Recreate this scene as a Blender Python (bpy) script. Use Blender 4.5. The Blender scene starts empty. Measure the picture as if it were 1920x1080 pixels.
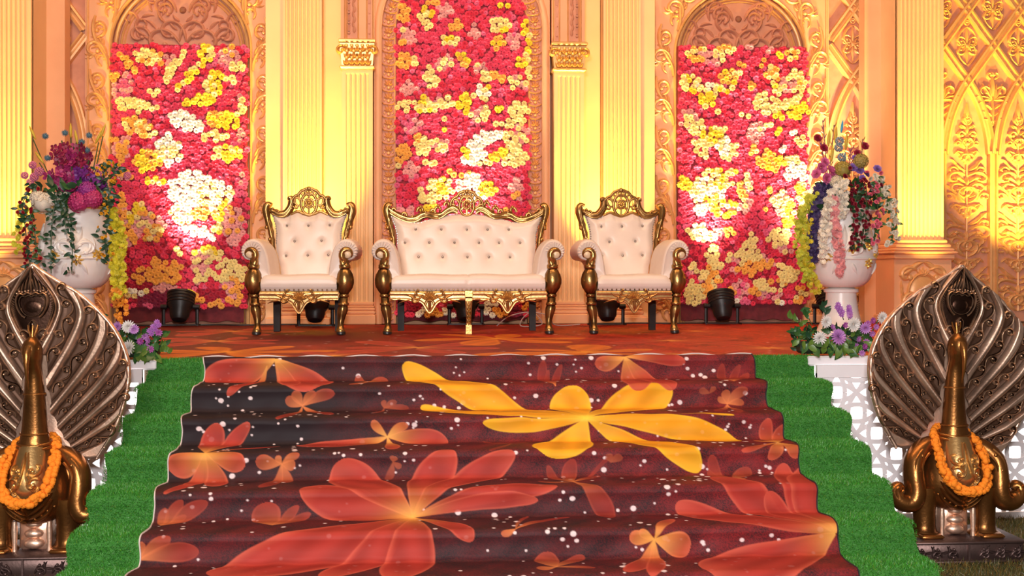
import bpy, bmesh, math, random
import numpy as np
from mathutils import Vector, Matrix, Euler
R = math.radians
PI = math.pi
rnd = random.Random(7)
nrs = np.random.RandomState(11)
S = bpy.context.scene
COL = S.collection

# ------------------------------------------------------------------ camera
cam_d = bpy.data.cameras.new('camera')
cam = bpy.data.objects.new('camera', cam_d); COL.objects.link(cam)
cam.location = (-0.272, 0.0, 1.53)
cam.rotation_euler = (R(90), 0, R(-4))
cam_d.sensor_width = 36; cam_d.lens = 38.74
cam_d.shift_y = -35 / 1920.0
cam_d.clip_start = 0.05; cam_d.clip_end = 200
S.camera = cam

# ------------------------------------------------------------------ world, exposure
S.view_settings.view_transform = 'Standard'
S.view_settings.look = 'None'
S.view_settings.gamma = 1.0
S.view_settings.use_curve_mapping = False
S.view_settings.exposure = 0.0
W = bpy.data.worlds.new('evening'); S.world = W; W.use_nodes = True
bg = W.node_tree.nodes['Background']
bg.inputs[0].default_value = (0.55, 0.40, 0.33, 1); bg.inputs[1].default_value = 0.20

def area(name, loc, target, size, power, color):
    l = bpy.data.lights.new(name, 'AREA'); l.shape = 'RECTANGLE'
    l.size, l.size_y = size; l.energy = power; l.color = color
    o = bpy.data.objects.new(name, l); COL.objects.link(o); o.location = loc
    o.rotation_euler = (Vector(target) - Vector(loc)).to_track_quat('-Z', 'Y').to_euler()
    return o
area('garden_floodlight', (-2.2, -3.5, 4.6), (0, 7, 0.9), (2.2, 1.4), 590, (1.0, 0.93, 0.90))
area('camera_flash', (-0.27, -0.3, 2.05), (0.1, 8, 1.2), (0.25, 0.18), 260, (1.0, 0.96, 0.95))
area('stage_truss_light', (0, 6.2, 7.2), (0, 10.4, 1.6), (8.0, 0.6), 350, (1.0, 0.60, 0.32))

def spot(name, loc, target, power, color, angle=70, blend=1.0, rad=0.06):
    l = bpy.data.lights.new(name, 'SPOT'); l.energy = power; l.color = color
    l.spot_size = R(angle); l.spot_blend = blend; l.shadow_soft_size = rad
    o = bpy.data.objects.new(name, l); COL.objects.link(o); o.location = loc
    o.rotation_euler = (Vector(target) - Vector(loc)).to_track_quat('-Z', 'Y').to_euler()
    return o

# ------------------------------------------------------------------ materials
def lin(c):
    return tuple(((v / 255.0) / 12.92 if v / 255.0 <= .04045 else ((v / 255.0 + .055) / 1.055) ** 2.4) for v in c)

def mat(name, c, rough=.6, metal=0.0, c2=None, nscale=8.0, bump=0.0, bscale=40.0, spec=.5, detail=3.0, coords='Object', sheen=0.0, coat=0.0):
    m = bpy.data.materials.new(name); m.use_nodes = True
    nt = m.node_tree; b = nt.nodes['Principled BSDF']
    b.inputs['Base Color'].default_value = (*c, 1)
    b.inputs['Roughness'].default_value = rough; b.inputs['Metallic'].default_value = metal
    b.inputs['Specular IOR Level'].default_value = spec
    if sheen: b.inputs['Sheen Weight'].default_value = sheen
    if coat: b.inputs['Coat Weight'].default_value = coat
    tc = nt.nodes.new('ShaderNodeTexCoord')
    if c2 is not None:
        n = nt.nodes.new('ShaderNodeTexNoise'); n.inputs['Scale'].default_value = nscale; n.inputs['Detail'].default_value = detail
        nt.links.new(tc.outputs[coords], n.inputs['Vector'])
        r = nt.nodes.new('ShaderNodeValToRGB'); r.color_ramp.elements[0].color = (*c, 1); r.color_ramp.elements[1].color = (*c2, 1)
        r.color_ramp.elements[0].position = .38; r.color_ramp.elements[1].position = .64
        nt.links.new(n.outputs['Fac'], r.inputs['Fac']); nt.links.new(r.outputs['Color'], b.inputs['Base Color'])
    if bump:
        n = nt.nodes.new('ShaderNodeTexNoise'); n.inputs['Scale'].default_value = bscale; n.inputs['Detail'].default_value = 4
        nt.links.new(tc.outputs[coords], n.inputs['Vector'])
        bp = nt.nodes.new('ShaderNodeBump'); bp.inputs['Strength'].default_value = bump; bp.inputs['Distance'].default_value = .01
        nt.links.new(n.outputs['Fac'], bp.inputs['Height']); nt.links.new(bp.outputs['Normal'], b.inputs['Normal'])
    return m

def attr_mat(name, rough=.6, sheen=0.0, spec=.4, bump=0.0, bscale=300.0, trans=0.0):
    m = mat(name, (1, 1, 1), rough, spec=spec, bump=bump, bscale=bscale, sheen=sheen)
    nt = m.node_tree; a = nt.nodes.new('ShaderNodeAttribute'); a.attribute_name = 'Col'
    nt.links.new(a.outputs['Color'], nt.nodes['Principled BSDF'].inputs['Base Color'])
    return m

def hollow_dark_metal(name, gold, dark, rough=.3, lo=.47, hi=.53, nscale=9.0):
    """metal coloured by surface curvature: gold on the ridges, dark in the hollows of the carving"""
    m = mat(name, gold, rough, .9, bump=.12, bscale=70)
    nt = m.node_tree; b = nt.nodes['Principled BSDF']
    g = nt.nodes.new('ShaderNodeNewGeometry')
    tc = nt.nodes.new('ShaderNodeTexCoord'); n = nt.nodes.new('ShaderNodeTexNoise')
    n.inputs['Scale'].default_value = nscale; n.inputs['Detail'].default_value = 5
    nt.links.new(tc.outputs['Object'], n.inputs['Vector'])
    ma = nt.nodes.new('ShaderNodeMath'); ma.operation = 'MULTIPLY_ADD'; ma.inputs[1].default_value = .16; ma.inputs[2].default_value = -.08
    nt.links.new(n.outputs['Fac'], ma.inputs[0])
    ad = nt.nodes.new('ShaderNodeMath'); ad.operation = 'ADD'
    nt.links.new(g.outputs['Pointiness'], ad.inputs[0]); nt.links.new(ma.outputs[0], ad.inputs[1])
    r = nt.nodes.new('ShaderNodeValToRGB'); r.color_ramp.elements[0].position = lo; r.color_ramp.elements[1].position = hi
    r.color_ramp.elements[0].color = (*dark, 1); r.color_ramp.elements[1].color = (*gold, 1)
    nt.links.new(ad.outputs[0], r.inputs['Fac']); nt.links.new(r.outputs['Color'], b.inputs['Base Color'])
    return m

def emit_mat(name, c, s):
    m = bpy.data.materials.new(name); m.use_nodes = True
    b = m.node_tree.nodes['Principled BSDF']; b.inputs['Base Color'].default_value = (*c, 1)
    b.inputs['Emission Color'].default_value = (*c, 1); b.inputs['Emission Strength'].default_value = s
    return m

PLASTER = (.84, .44, .23)
M = dict(
    plaster=mat('peach_plaster', PLASTER, .6, c2=(.80, .40, .205), nscale=3, bump=.08, bscale=60),
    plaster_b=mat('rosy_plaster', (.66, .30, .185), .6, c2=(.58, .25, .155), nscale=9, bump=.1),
    carving=mat('gilded_plaster', (.80, .43, .17), .36, .15, c2=(.74, .38, .15), nscale=12, bump=.08),
    cream=mat('cream_plaster', (.84, .54, .28), .55, c2=(.80, .50, .255), nscale=2.5, bump=.06, bscale=50),
    capital=mat('gilt_capital', (.80, .47, .16), .33, .45, bump=.1),
    cloth=mat('crimson_cloth', (.16, .012, .022), .85, c2=(.11, .008, .016), nscale=20, bump=.1, sheen=.3),
    gold=hollow_dark_metal('carved_gold', (.50, .285, .095), (.07, .028, .010), .30, .47, .58),
    bronze=hollow_dark_metal('bronze_leaf', (.84, .57, .42), (.07, .032, .02), .42, .42, .53, 5),
    bronze_s=hollow_dark_metal('bronze_carved', (.70, .45, .29), (.040, .018, .011), .36, .525, .60, 9),
    gold_l=hollow_dark_metal('bright_gold', (.62, .38, .15), (.09, .036, .012), .32, .38, .52),
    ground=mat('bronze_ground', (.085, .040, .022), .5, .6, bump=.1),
    amber=hollow_dark_metal('amber_gold', (.40, .165, .045), (.035, .012, .005), .32, .45, .58, 5),
    plinth=hollow_dark_metal('dark_bronze', (.17, .11, .10), (.02, .012, .012), .5, .46, .60, 12),
    leather=mat('cream_leather', (.80, .67, .58), .38, c2=(.76, .62, .53), nscale=5, bump=.05, bscale=120),
    leather_s=mat('cream_leather_seam', (.74, .62, .55), .42),
    nail=mat('nail_brass', (.16, .09, .04), .3, .9),
    button=mat('button_crystal', (.34, .28, .24), .2, .5),
    darkwood=mat('dark_stained_wood', (.018, .010, .008), .5, spec=.25, c2=(.026, .014, .010), nscale=30),
    toe=mat('black_toe', (.02, .016, .014), .35),
    black=mat('black_metal', (.016, .014, .014), .42, .3, bump=.1),
    cable=mat('black_cable', (.02, .02, .02), .5),
    wcable=mat('white_cable', (.6, .5, .45), .5),
    urn=mat('white_urn', (.82, .77, .72), .32, c2=(.78, .71, .65), nscale=7, bump=.05),
    urn_gold=mat('gilt_rosette', (.75, .5, .12), .3, .6),
    turf=mat('turf_backing', (.035, .17, .022), .9, c2=(.05, .21, .03), nscale=30, bump=.3, bscale=200),
    lawn=mat('lawn_soil', (.06, .045, .02), .95, c2=(.045, .06, .015), nscale=6, bump=.3),
    wood=mat('stage_timber', (.22, .15, .10), .7, c2=(.17, .11, .07), nscale=15),
    white=mat('white_laminate', (.80, .76, .78), .45, c2=(.77, .72, .74), nscale=5),
    light=emit_mat('screen_backlight', (1.0, .965, .93), 1.4),
    lamp=emit_mat('lamp_face', (1.0, .85, .45), 4.0),
    marigold=mat('marigold', (.95, .29, .01), .75, c2=(.85, .20, .005), nscale=60, bump=.3, bscale=150),
    edge=mat('pale_hem', (.62, .5, .46), .7),
)
def flat(name, c, rough=.55, k=.8):
    if name not in M:
        M[name] = mat(name, c, rough, c2=tuple(v * k for v in c), nscale=25)
    return M[name]

# ------------------------------------------------------------------ mesh builder
class MB:
    def __init__(s): s.v = []; s.f = []
    def add(s, vs, fs):
        o = len(s.v); s.v.extend([tuple(p) for p in vs]); s.f.extend([tuple(i + o for i in q) for q in fs]); return s
    def box(s, c, d, rz=0.0, bev=0.0, taper=1.0):
        x, y, z = (d[0] / 2, d[1] / 2, d[2] / 2)
        if bev <= 0:
            vs = [(-x, -y, -z), (x, -y, -z), (x, y, -z), (-x, y, -z), (-x * taper, -y * taper, z), (x * taper, -y * taper, z), (x * taper, y * taper, z), (-x * taper, y * taper, z)]
            fs = [(0, 3, 2, 1), (4, 5, 6, 7), (0, 1, 5, 4), (1, 2, 6, 5), (2, 3, 7, 6), (3, 0, 4, 7)]
        else:
            b = min(bev, x * .95, y * .95, z * .95); vs = []; fs = []
            rings = [(-z, b), (-z + b, 0), (z - b, 0), (z, b)]
            for (zz, i) in rings:
                X, Y = x - i, y - i; cb = b * .6
                vs += [(-X + cb, -Y, zz), (X - cb, -Y, zz), (X, -Y + cb, zz), (X, Y - cb, zz), (X - cb, Y, zz), (-X + cb, Y, zz), (-X, Y - cb, zz), (-X, -Y + cb, zz)]
            for k in range(3):
                for j in range(8):
                    a = k * 8 + j; e = k * 8 + (j + 1) % 8; fs.append((a, e, e + 8, a + 8))
            fs.append(tuple(range(7, -1, -1))); fs.append(tuple(range(24, 32)))
        cs, sn = math.cos(rz), math.sin(rz)
        return s.add([(c[0] + p[0] * cs - p[1] * sn, c[1] + p[0] * sn + p[1] * cs, c[2] + p[2]) for p in vs], fs)
    def prism(s, out, y0, y1, bev=0.0):
        """outline in x,z extruded along y (y0 is the front)"""
        n = len(out); vs = []
        if bev > 0:
            cx = sum(p[0] for p in out) / n; cz = sum(p[1] for p in out) / n
            def ins(p):
                d = math.hypot(p[0] - cx, p[1] - cz) or 1; k = max(0, 1 - bev / d); return (cx + (p[0] - cx) * k, cz + (p[1] - cz) * k)
            rings = [[ins(p) for p in out], out, out]; ys = [y0, y0 + bev, y1]
        else:
            rings = [out, out]; ys = [y0, y1]
        for rg, y in zip(rings, ys): vs += [(p[0], y, p[1]) for p in rg]
        fs = [tuple(range(n))]
        for k in range(len(rings) - 1):
            for i in range(n): j = (i + 1) % n; fs.append((k * n + i, k * n + j, (k + 1) * n + j, (k + 1) * n + i))
        fs.append(tuple(range((len(rings)) * n - 1, (len(rings) - 1) * n - 1, -1)))
        return s.add(vs, fs)
    def lathe(s, prof, n=24, c=(0, 0, 0), mod=None, sx=1.0, sy=1.0, off=None):
        vs = []; fs = []
        for (r, z) in prof:
            ox, oy = off(z) if off else (0, 0)
            for i in range(n):
                a = 2 * PI * i / n; rr = r * (mod(a, z) if mod else 1)
                vs.append((c[0] + ox + rr * math.cos(a) * sx, c[1] + oy + rr * math.sin(a) * sy, c[2] + z))
        for k in range(len(prof) - 1):
            for i in range(n):
                j = (i + 1) % n; fs.append((k * n + i, k * n + j, (k + 1) * n + j, (k + 1) * n + i))
        fs.append(tuple(range(n - 1, -1, -1))); fs.append(tuple(range((len(prof) - 1) * n, len(prof) * n)))
        return s.add(vs, fs)
    def tube(s, pts, rad, n=8, flat=(1, 1), closed=False, up=(0, 1, 0)):
        pts = [Vector(p) for p in pts]; L = len(pts)
        if not hasattr(rad, '__len__'): rad = [rad] * L
        vs = []; fs = []; upv = Vector(up)
        for i, p in enumerate(pts):
            if closed: t = pts[(i + 1) % L] - pts[i - 1]
            else: t = pts[min(i + 1, L - 1)] - pts[max(i - 1, 0)]
            t = t.normalized() if t.length > 1e-9 else Vector((0, 0, 1))
            b = upv - t * upv.dot(t)
            if b.length < 1e-4: b = Vector((1, 0, 0)) - t * t.x
            b.normalize(); a = b.cross(t)
            for k in range(n):
                q = 2 * PI * k / n
                vs.append(p + a * (math.cos(q) * rad[i] * flat[0]) + b * (math.sin(q) * rad[i] * flat[1]))
        m = L if closed else L - 1
        for i in range(m):
            for k in range(n):
                a0 = i * n + k; a1 = i * n + (k + 1) % n; b0 = ((i + 1) % L) * n + k; b1 = ((i + 1) % L) * n + (k + 1) % n
                fs.append((a0, a1, b1, b0))
        if not closed:
            fs.append(tuple(range(n - 1, -1, -1))); fs.append(tuple(range((L - 1) * n, L * n)))
        return s.add(vs, fs)
    def ridge(s, pts, w, h, y0=0.0, prof=((-1, 0), (-.62, .75), (0, 1), (.62, .75), (1, 0)), depth=None):
        """raised half-round moulding along a polyline in the x,z plane, standing out towards -y"""
        L = len(pts)
        if not hasattr(w, '__len__'): w = [w] * L
        if not hasattr(h, '__len__'): h = [h] * L
        P = np.array(pts, float); T = np.gradient(P, axis=0); T /= (np.linalg.norm(T, axis=1, keepdims=True) + 1e-9)
        N = np.stack([-T[:, 1], T[:, 0]], 1); m = len(prof); vs = []; fs = []
        for i in range(L):
            yy = y0 if depth is None else depth(P[i][0], P[i][1])
            for (a, b) in prof:
                vs.append((P[i][0] + N[i][0] * a * w[i], yy - b * h[i], P[i][1] + N[i][1] * a * w[i]))
        for i in range(L - 1):
            for k in range(m - 1):
                fs.append((i * m + k, i * m + k + 1, (i + 1) * m + k + 1, (i + 1) * m + k))
        return s.add(vs, fs)
    def dome(s, c, r, h, n=10, m=3, sx=1, sz=1):
        """half-round boss on the x,z plane"""
        vs = []; fs = []
        for k in range(m):
            q = k / m * PI / 2
            for i in range(n):
                a = 2 * PI * i / n
                vs.append((c[0] + r * sx * math.cos(q) * math.cos(a), c[1] - h * math.sin(q), c[2] + r * sz * math.cos(q) * math.sin(a)))
        vs.append((c[0], c[1] - h, c[2])); t = len(vs) - 1
        for k in range(m - 1):
            for i in range(n): j = (i + 1) % n; fs.append((k * n + i, k * n + j, (k + 1) * n + j, (k + 1) * n + i))
        for i in range(n): fs.append(((m - 1) * n + i, (m - 1) * n + (i + 1) % n, t))
        return s.add(vs, fs)
    def ball(s, c, r, n=10, m=6, sx=1, sy=1, sz=1):
        prof = [(max(r * math.sin(PI * k / m), 1e-4), -r * math.cos(PI * k / m) * sz) for k in range(m + 1)]
        return s.lathe(prof, n, c, sx=sx, sy=sy)
    def grid(s, fn, nu, nv):
        vs = [fn(i / nu, j / nv) for j in range(nv + 1) for i in range(nu + 1)]
        fs = [(j * (nu + 1) + i, j * (nu + 1) + i + 1, (j + 1) * (nu + 1) + i + 1, (j + 1) * (nu + 1) + i) for j in range(nv) for i in range(nu)]
        return s.add(vs, fs)
    def merge(s, o, M4=None, mirror=False):
        vs = o.v
        if mirror: vs = [(-p[0], p[1], p[2]) for p in vs]
        if M4 is not None: vs = [M4 @ Vector(p) for p in vs]
        return s.add(vs, [tuple(reversed(q)) for q in o.f] if mirror else o.f)
    def mesh(s, name, m, smooth=True, recalc=True, angle=40):
        me = bpy.data.meshes.new(name); me.from_pydata(s.v, [], s.f)
        if recalc:
            b = bmesh.new(); b.from_mesh(me); bmesh.ops.recalc_face_normals(b, faces=b.faces); b.to_mesh(me); b.free()
        me.materials.append(m)
        if smooth:
            me.shade_smooth()
            if angle: 
                try: me.set_sharp_from_angle(angle=R(angle))
                except Exception: pass
        me.update(); return me
    def build(s, name, m, parent=None, smooth=True, loc=None, angle=40, recalc=True):
        return link(name, s.mesh(name, m, smooth, recalc, angle), parent, loc)

def link(name, me, parent=None, loc=None, rot=None, scale=None):
    o = bpy.data.objects.new(name, me); COL.objects.link(o)
    if parent is not None: o.parent = parent
    if loc is not None: o.location = loc
    if rot is not None: o.rotation_euler = rot
    if scale is not None: o.scale = scale if hasattr(scale, '__len__') else (scale,) * 3
    return o
def tag(o, label=None, cat=None, group=None, kind=None):
    if label: o['label'] = label
    if cat: o['category'] = cat
    if group: o['group'] = group
    if kind: o['kind'] = kind
    return o
def thing(name, label, cat, loc=(0, 0, 0), rz=0.0, group=None):
    o = bpy.data.objects.new(name, None); COL.objects.link(o); o.empty_display_size = .1
    o.location = loc; o.rotation_euler = (0, 0, rz)
    return tag(o, label, cat, group)
def copy_tree(o, parent=None):
    c = o.copy(); COL.objects.link(c)
    if parent is not None: c.parent = parent
    for ch in list(o.children): copy_tree(ch, c)
    return c
def set_cols(me, cols):
    a = me.color_attributes.new('Col', 'FLOAT_COLOR', 'POINT')
    cols = np.asarray(cols, np.float32)
    if cols.shape[1] == 3: cols = np.concatenate([cols, np.ones((len(cols), 1), np.float32)], 1)
    a.data.foreach_set('color', cols.ravel())
def np_mesh(name, V, F, m, smooth=False):
    """fast mesh from numpy arrays, all faces with the same corner count"""
    me = bpy.data.meshes.new(name); V = np.asarray(V, np.float32); F = np.asarray(F, np.int32)
    k = F.shape[1]; me.vertices.add(len(V)); me.vertices.foreach_set('co', V.ravel())
    me.loops.add(F.size); me.loops.foreach_set('vertex_index', F.ravel())
    me.polygons.add(len(F)); me.polygons.foreach_set('loop_start', np.arange(0, F.size, k, dtype=np.int32))
    me.update(calc_edges=True); me.materials.append(m)
    if smooth: me.shade_smooth()
    return me
def spiral(cx, cz, r0, r1, a0, a1, n=14):
    return [(cx + (r0 + (r1 - r0) * i / (n - 1)) * math.cos(a0 + (a1 - a0) * i / (n - 1)), cz + (r0 + (r1 - r0) * i / (n - 1)) * math.sin(a0 + (a1 - a0) * i / (n - 1))) for i in range(n)]
def bez(p0, p1, p2, p3, n=12):
    return [tuple((1 - t) ** 3 * a + 3 * t * (1 - t) ** 2 * b + 3 * t * t * (1 - t) * c + t ** 3 * d for a, b, c, d in zip(p0, p1, p2, p3)) for t in [i / (n - 1) for i in range(n)]]
def catmull(P, n=6, closed=False):
    out = []; L = len(P)
    rng = range(L) if closed else range(L - 1)
    for i in rng:
        g = (lambda k: P[k % L]) if closed else (lambda k: P[min(max(k, 0), L - 1)])
        a, b, c, d = g(i - 1), g(i), g(i + 1), g(i + 2)
        for j in range(n):
            t = j / n
            out.append(tuple(.5 * (2 * q + (r - p) * t + (2 * p - 5 * q + 4 * r - s_) * t * t + (3 * q - p - 3 * r + s_) * t ** 3) for p, q, r, s_ in zip(a, b, c, d)))
    if not closed: out.append(tuple(P[-1]))
    return out
def taper(n, w, a=.25, b=.25, lo=.15):
    o = []
    for i in range(n):
        t = i / (n - 1); k = 1.0
        if a and t < a: k = lo + (1 - lo) * math.sin(t / a * PI / 2)
        if b and t > 1 - b: k = min(k, lo + (1 - lo) * math.sin((1 - t) / b * PI / 2))
        o.append(w * k)
    return o
# ================================================================== SETTING
Z0 = .99            # stage floor
T, RS = .28, Z0 / 7  # tread, riser
YF = 6.6            # stage front edge
ground = MB(); ground.grid(lambda u, v: (-9 + 18 * u, -6 + 13.2 * v, .006 * math.sin(37 * u) * math.cos(29 * v)), 40, 30)
tag(ground.build('floor', M['lawn']), kind='structure')
st = MB(); st.box((0.05, (YF + 11.3) / 2, (Z0 - .012) / 2), (13.0, 11.3 - YF, Z0 - .012)); tag(st.build('floor_stage', M['wood'], smooth=False), kind='structure')
wb = MB(); wb.box((0.05, 11.2, 2.9), (14.5, .1, 5.8)); tag(wb.build('wall_back', M['plaster'], smooth=False), kind='structure')
# plain flats of the backdrop between the ornaments
fl = MB()
for s in (-1, 1):
    fl.box((s * 1.29, 11.09, 2.75), (.20, .12, 3.52)); fl.box((s * 1.835, 11.02, 2.75), (.17, .26, 3.52))
tag(fl.build('trim_1', M['cream'], smooth=False), kind='structure')
bb = MB()
for s in (-1, 1):
    bb.box((s * 1.6, 10.87, Z0 + .035), (.62, .2, .07), bev=.01); bb.box((s * 4.05, 10.95, Z0 + .04), (1.2, .1, .08), bev=.01)
tag(bb.build('baseboard_back', M['plaster'], smooth=False), kind='structure')
# stage steps: one solid flight
sp = MB()
out = [(YF, 0)]
for k in range(1, 7):
    z = Z0 - RS * k - .015; out += [(YF - T * (k - 1), z), (YF - T * k, z)]
out += [(YF - T * 6, 0)]
sv = [(x, p[0], p[1]) for x in (-1.93, 2.02) for p in out]; n_ = len(out)
sp.add(sv, [tuple(range(n_)), tuple(range(2 * n_ - 1, n_ - 1, -1))] + [(i, (i + 1) % n_, n_ + (i + 1) % n_, n_ + i) for i in range(n_)])
tag(sp.build('floor_steps', M['wood'], smooth=False), kind='structure')

# ------------------------------------------------------------------ ornament vocabulary (relief, x right, z up, stands out to -y)
def clothoid(x, z, ang, L, curl, n, pw=1.7):
    P = [(x, z)]; ds = L / (n - 1)
    for i in range(1, n):
        a = ang + curl * ((i - .5) / (n - 1)) ** pw
        P.append((P[-1][0] + ds * math.cos(a), P[-1][1] + ds * math.sin(a)))
    return P
def scroll(mb, x, z, ang, L, curl, w=.014, h=.02, n=15, dot=True, y0=0.0):
    P = clothoid(x, z, ang, L, curl, n)
    mb.ridge(P, taper(n, w, .2, .35, .35), taper(n, h, .12, .2, .3), y0)
    if dot: mb.dome((P[-1][0], y0, P[-1][1]), w * 1.25, h * 1.2, 7, 2)
def leaf(mb, x, z, ang, L, curl, w=.018, h=.02, n=7, y0=0.0):
    P = clothoid(x, z, ang, L, curl, n, 1.2)
    ws = [w * (math.sin(PI * min(1, (i / (n - 1)) ** .7)) * .9 + .08) for i in range(n)]
    mb.ridge(P, ws, [h * (.35 + .65 * math.sin(PI * min(1, .1 + .85 * i / (n - 1)))) for i in range(n)], y0, prof=((-1, 0), (-.35, .8), (0, 1), (.35, .8), (1, 0)))
def both(mb, fn):
    t = MB(); fn(t); mb.merge(t); mb.merge(t, mirror=True)

# motif of the running vine on the arch frames, one repeat .50 high, within |x| < .10
def vine_motif(flip=1):
    t = MB()
    t.ridge(bez((-.09, -.03), (-.115, .16), (.10, .22), (.085, .47), 14), taper(14, .021, .15, .15, .5), [.034] * 14)
    scroll(t, -.075, .10, R(80), .44, -5.8, .020, .036, 20)
    scroll(t, .035, .27, R(155), .32, -5.4, .017, .032, 18)
    scroll(t, -.03, .0, R(35), .20, 4.2, .014, .026, 13)
    scroll(t, .075, .40, R(135), .20, 4.6, .012, .024, 13)
    for a, L in ((115, .10), (90, .13), (65, .15), (40, .14), (15, .11)):
        leaf(t, -.03, .19, R(a), L, -1.0, .018, .030)
    for a, L in ((5, .07), (-25, .10), (-55, .10), (200, .08), (230, .08)):
        leaf(t, .045, .12, R(a), L, 1.0, .016, .026)
    return t
vm = vine_motif()
def map_mesh(mb, fn, name, m):
    t = MB(); t.f = list(mb.f); t.v = [fn(p) for p in mb.v]; return t.mesh(name, m)

def half_arch(r, zs, z0, n=14):
    """outline of an arched opening, from the left foot over the crown to the right foot"""
    return [(-r, z0)] + [(r * math.cos(PI - PI * i / n), zs + r * math.sin(PI * i / n)) for i in range(n + 1)] + [(r, z0)]
def arch_plate(mb, r, zs, z0, xo, zt, y0, y1):
    inn = half_arch(r, zs, z0, 20); n = len(inn)
    outp = []
    for (x, z) in inn:
        if z <= zs + 1e-6: outp.append((-xo if x < 0 else xo, z))
        else:
            k = min(xo / abs(x) if abs(x) > 1e-6 else 1e9, (zt - zs) / (z - zs)); outp.append((x * k, zs + (z - zs) * k))
    vs = []
    for y in (y0, y1):
        vs += [(p[0], y, p[1]) for p in inn] + [(p[0], y, p[1]) for p in outp]
    fs = []
    for i in range(n - 1):
        fs += [(i, i + 1, n + i + 1, n + i), (2 * n + i + 1, 2 * n + i, 3 * n + i, 3 * n + i + 1), (i + 1, i, 2 * n + i, 2 * n + i + 1), (n + i, n + i + 1, 3 * n + i + 1, 3 * n + i)]
    mb.add(vs, fs)

def carved_arch(xc, label):
    t = thing('carved_arch', label, 'arch', (xc, 11.0, Z0), group='carved side arches')
    H = 2.71; r = .68
    b = MB(); arch_plate(b, r, H, 0, .915, 4.2, 0, .12); b.build('arch_board', M['plaster'], t, smooth=False)
    nb = MB(); nb.prism(half_arch(.70, H, 0, 16), .085, .115); nb.build('niche_back', M['plaster_b'], t, smooth=False)
    mo = MB()
    for rr, w, h, y in ((.675, .016, .03, 0.0), (.64, .02, .02, .045), (.595, .014, .028, .085), (.565, .009, .014, .085)):
        P = half_arch(rr, H, 0, 26); mo.ridge(P, w, h, y)
    mo.ridge([(-.89, 0), (-.89, 4.1)], .012, .018); mo.ridge([(.89, 0), (.89, 4.1)], .012, .018)
    mo.build('arch_moulding', M['carving'], t)
    # vine on both sides; above the springing it leans over with the arch
    rc = .785
    k = 0; v = .02
    straight = vm.mesh('scroll_ornament', M['carving']); mir = MB(); mir.merge(vm, mirror=True); straight_m = mir.mesh('scroll_ornament', M['carving'])
    while v < H + .75:
        for s in (-1, 1):
            flip = s
            if v + .5 <= H:
                link('scroll_ornament', straight if flip > 0 else straight_m, t, (s * rc, 0, v))
            else:
                def fn(p, v=v, s=s):
                    vv = v + p[2]; x = p[0] * flip
                    if vv <= H: return (s * rc + x, p[1], vv)
                    a = (vv - H) / rc; q = rc + s * x
                    return (s * q * math.cos(a), p[1], H + q * math.sin(a))
                link('scroll_ornament', map_mesh(vm, fn, 'scroll_ornament', M['carving']), t)
        v += .50
    # foliage of the niche above the flowers
    def fol(m):
        for (x, z, a, L, c, w) in ((.03, .02, 60, .62, -5.4, .016), (.03, .05, 95, .55, 5.2, .015), (.30, .04, 80, .46, -5.6, .014), (.16, .22, 40, .42, 5.4, .013),
                                   (.36, .10, 20, .34, 5.2, .013), (.06, .34, 75, .44, -5.2, .014), (.30, .34, 70, .40, 5.0, .013), (.44, .2, 100, .3, -4.8, .011), (.08, .55, 60, .40, 4.8, .013), (.02, .62, 80, .4, -5, .012), (.2, .5, 30, .3, -5, .012)):
            scroll(m, x, z, R(a), L, c, w * 1.3, .040, 18)
        for (x, z, a, L, c) in ((.05, .16, 30, .14, .8), (.13, .12, 10, .13, .8), (.2, .3, 120, .14, -.8), (.26, .17, 60, .14, -.8), (.4, .28, 150, .13, .8), (.1, .46, 20, .15, .8), (.36, .42, 150, .13, .8), (.2, .44, 70, .14, .8), (.28, .06, 5, .12, .7), (.42, .08, 60, .1, .7), (.03, .25, 20, .1, 1)):
            leaf(m, x, z, R(a), L, c, .02, .026)
        m.dome((.0, 0, .36), .035, .03, 10, 3)
    nf = MB(); both(nf, fol); nf.build('niche_carving', M['plaster_b'], t, loc=(0, .085, H + .03))
    return t
carved_arch(-2.755, 'tall carved arch with scroll borders around the left flower panel')
carved_arch(2.825, 'tall carved arch with scroll borders around the right flower panel')

# ------------------------------------------------------------------ centre arch with leaf-and-bead border
def centre_arch():
    t = thing('beaded_arch', 'carved arch with beaded leaf border around the tall middle flower panel', 'arch', (0, 11.0, Z0))
    H = 2.93
    b = MB(); arch_plate(b, .80, H, 0, .872, 4.0, -.04, .14); b.build('arch_board', M['plaster'], t, smooth=False)
    c = MB(); arch_plate(c, .655, H, 0, .80, 4.0, .02, .10); c.build('border_board', M['plaster_b'], t, smooth=False)
    mo = MB()
    for rr, w, h, y in ((.835, .03, .022, -.04), (.805, .010, .03, 0.0), (.665, .010, .016, .02)): mo.ridge(half_arch(rr, H, 0, 26), w, h, y)
    mo.build('arch_moulding', M['plaster'], t)
    u = MB()
    for a, L in ((90, .07), (55, .065), (125, .065), (20, .05), (160, .05)): leaf(u, 0, .0, R(a), L, 0, .014, .028)
    u.ridge([(-.062, .09), (-.045, .072), (0, .066), (.045, .072), (.062, .09)], .008, .024)
    u.dome((0, 0, .105), .02, .024, 8, 2); u.dome((-.04, 0, .112), .012, .016, 6, 2); u.dome((.04, 0, .112), .012, .016, 6, 2)
    me = u.mesh('leaf_bead', M['carving'])
    rc = .732; v = .03
    while v < H + .62:
        for s in (-1, 1):
            if v < H: link('leaf_bead', me, t, (s * rc, .02, v))
            else:
                a = (v - H) / rc; link('leaf_bead', me, t, (s * rc * math.cos(a), .02, H + rc * math.sin(a)), (0, -s * a, 0))
        v += .13
centre_arch()

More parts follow.
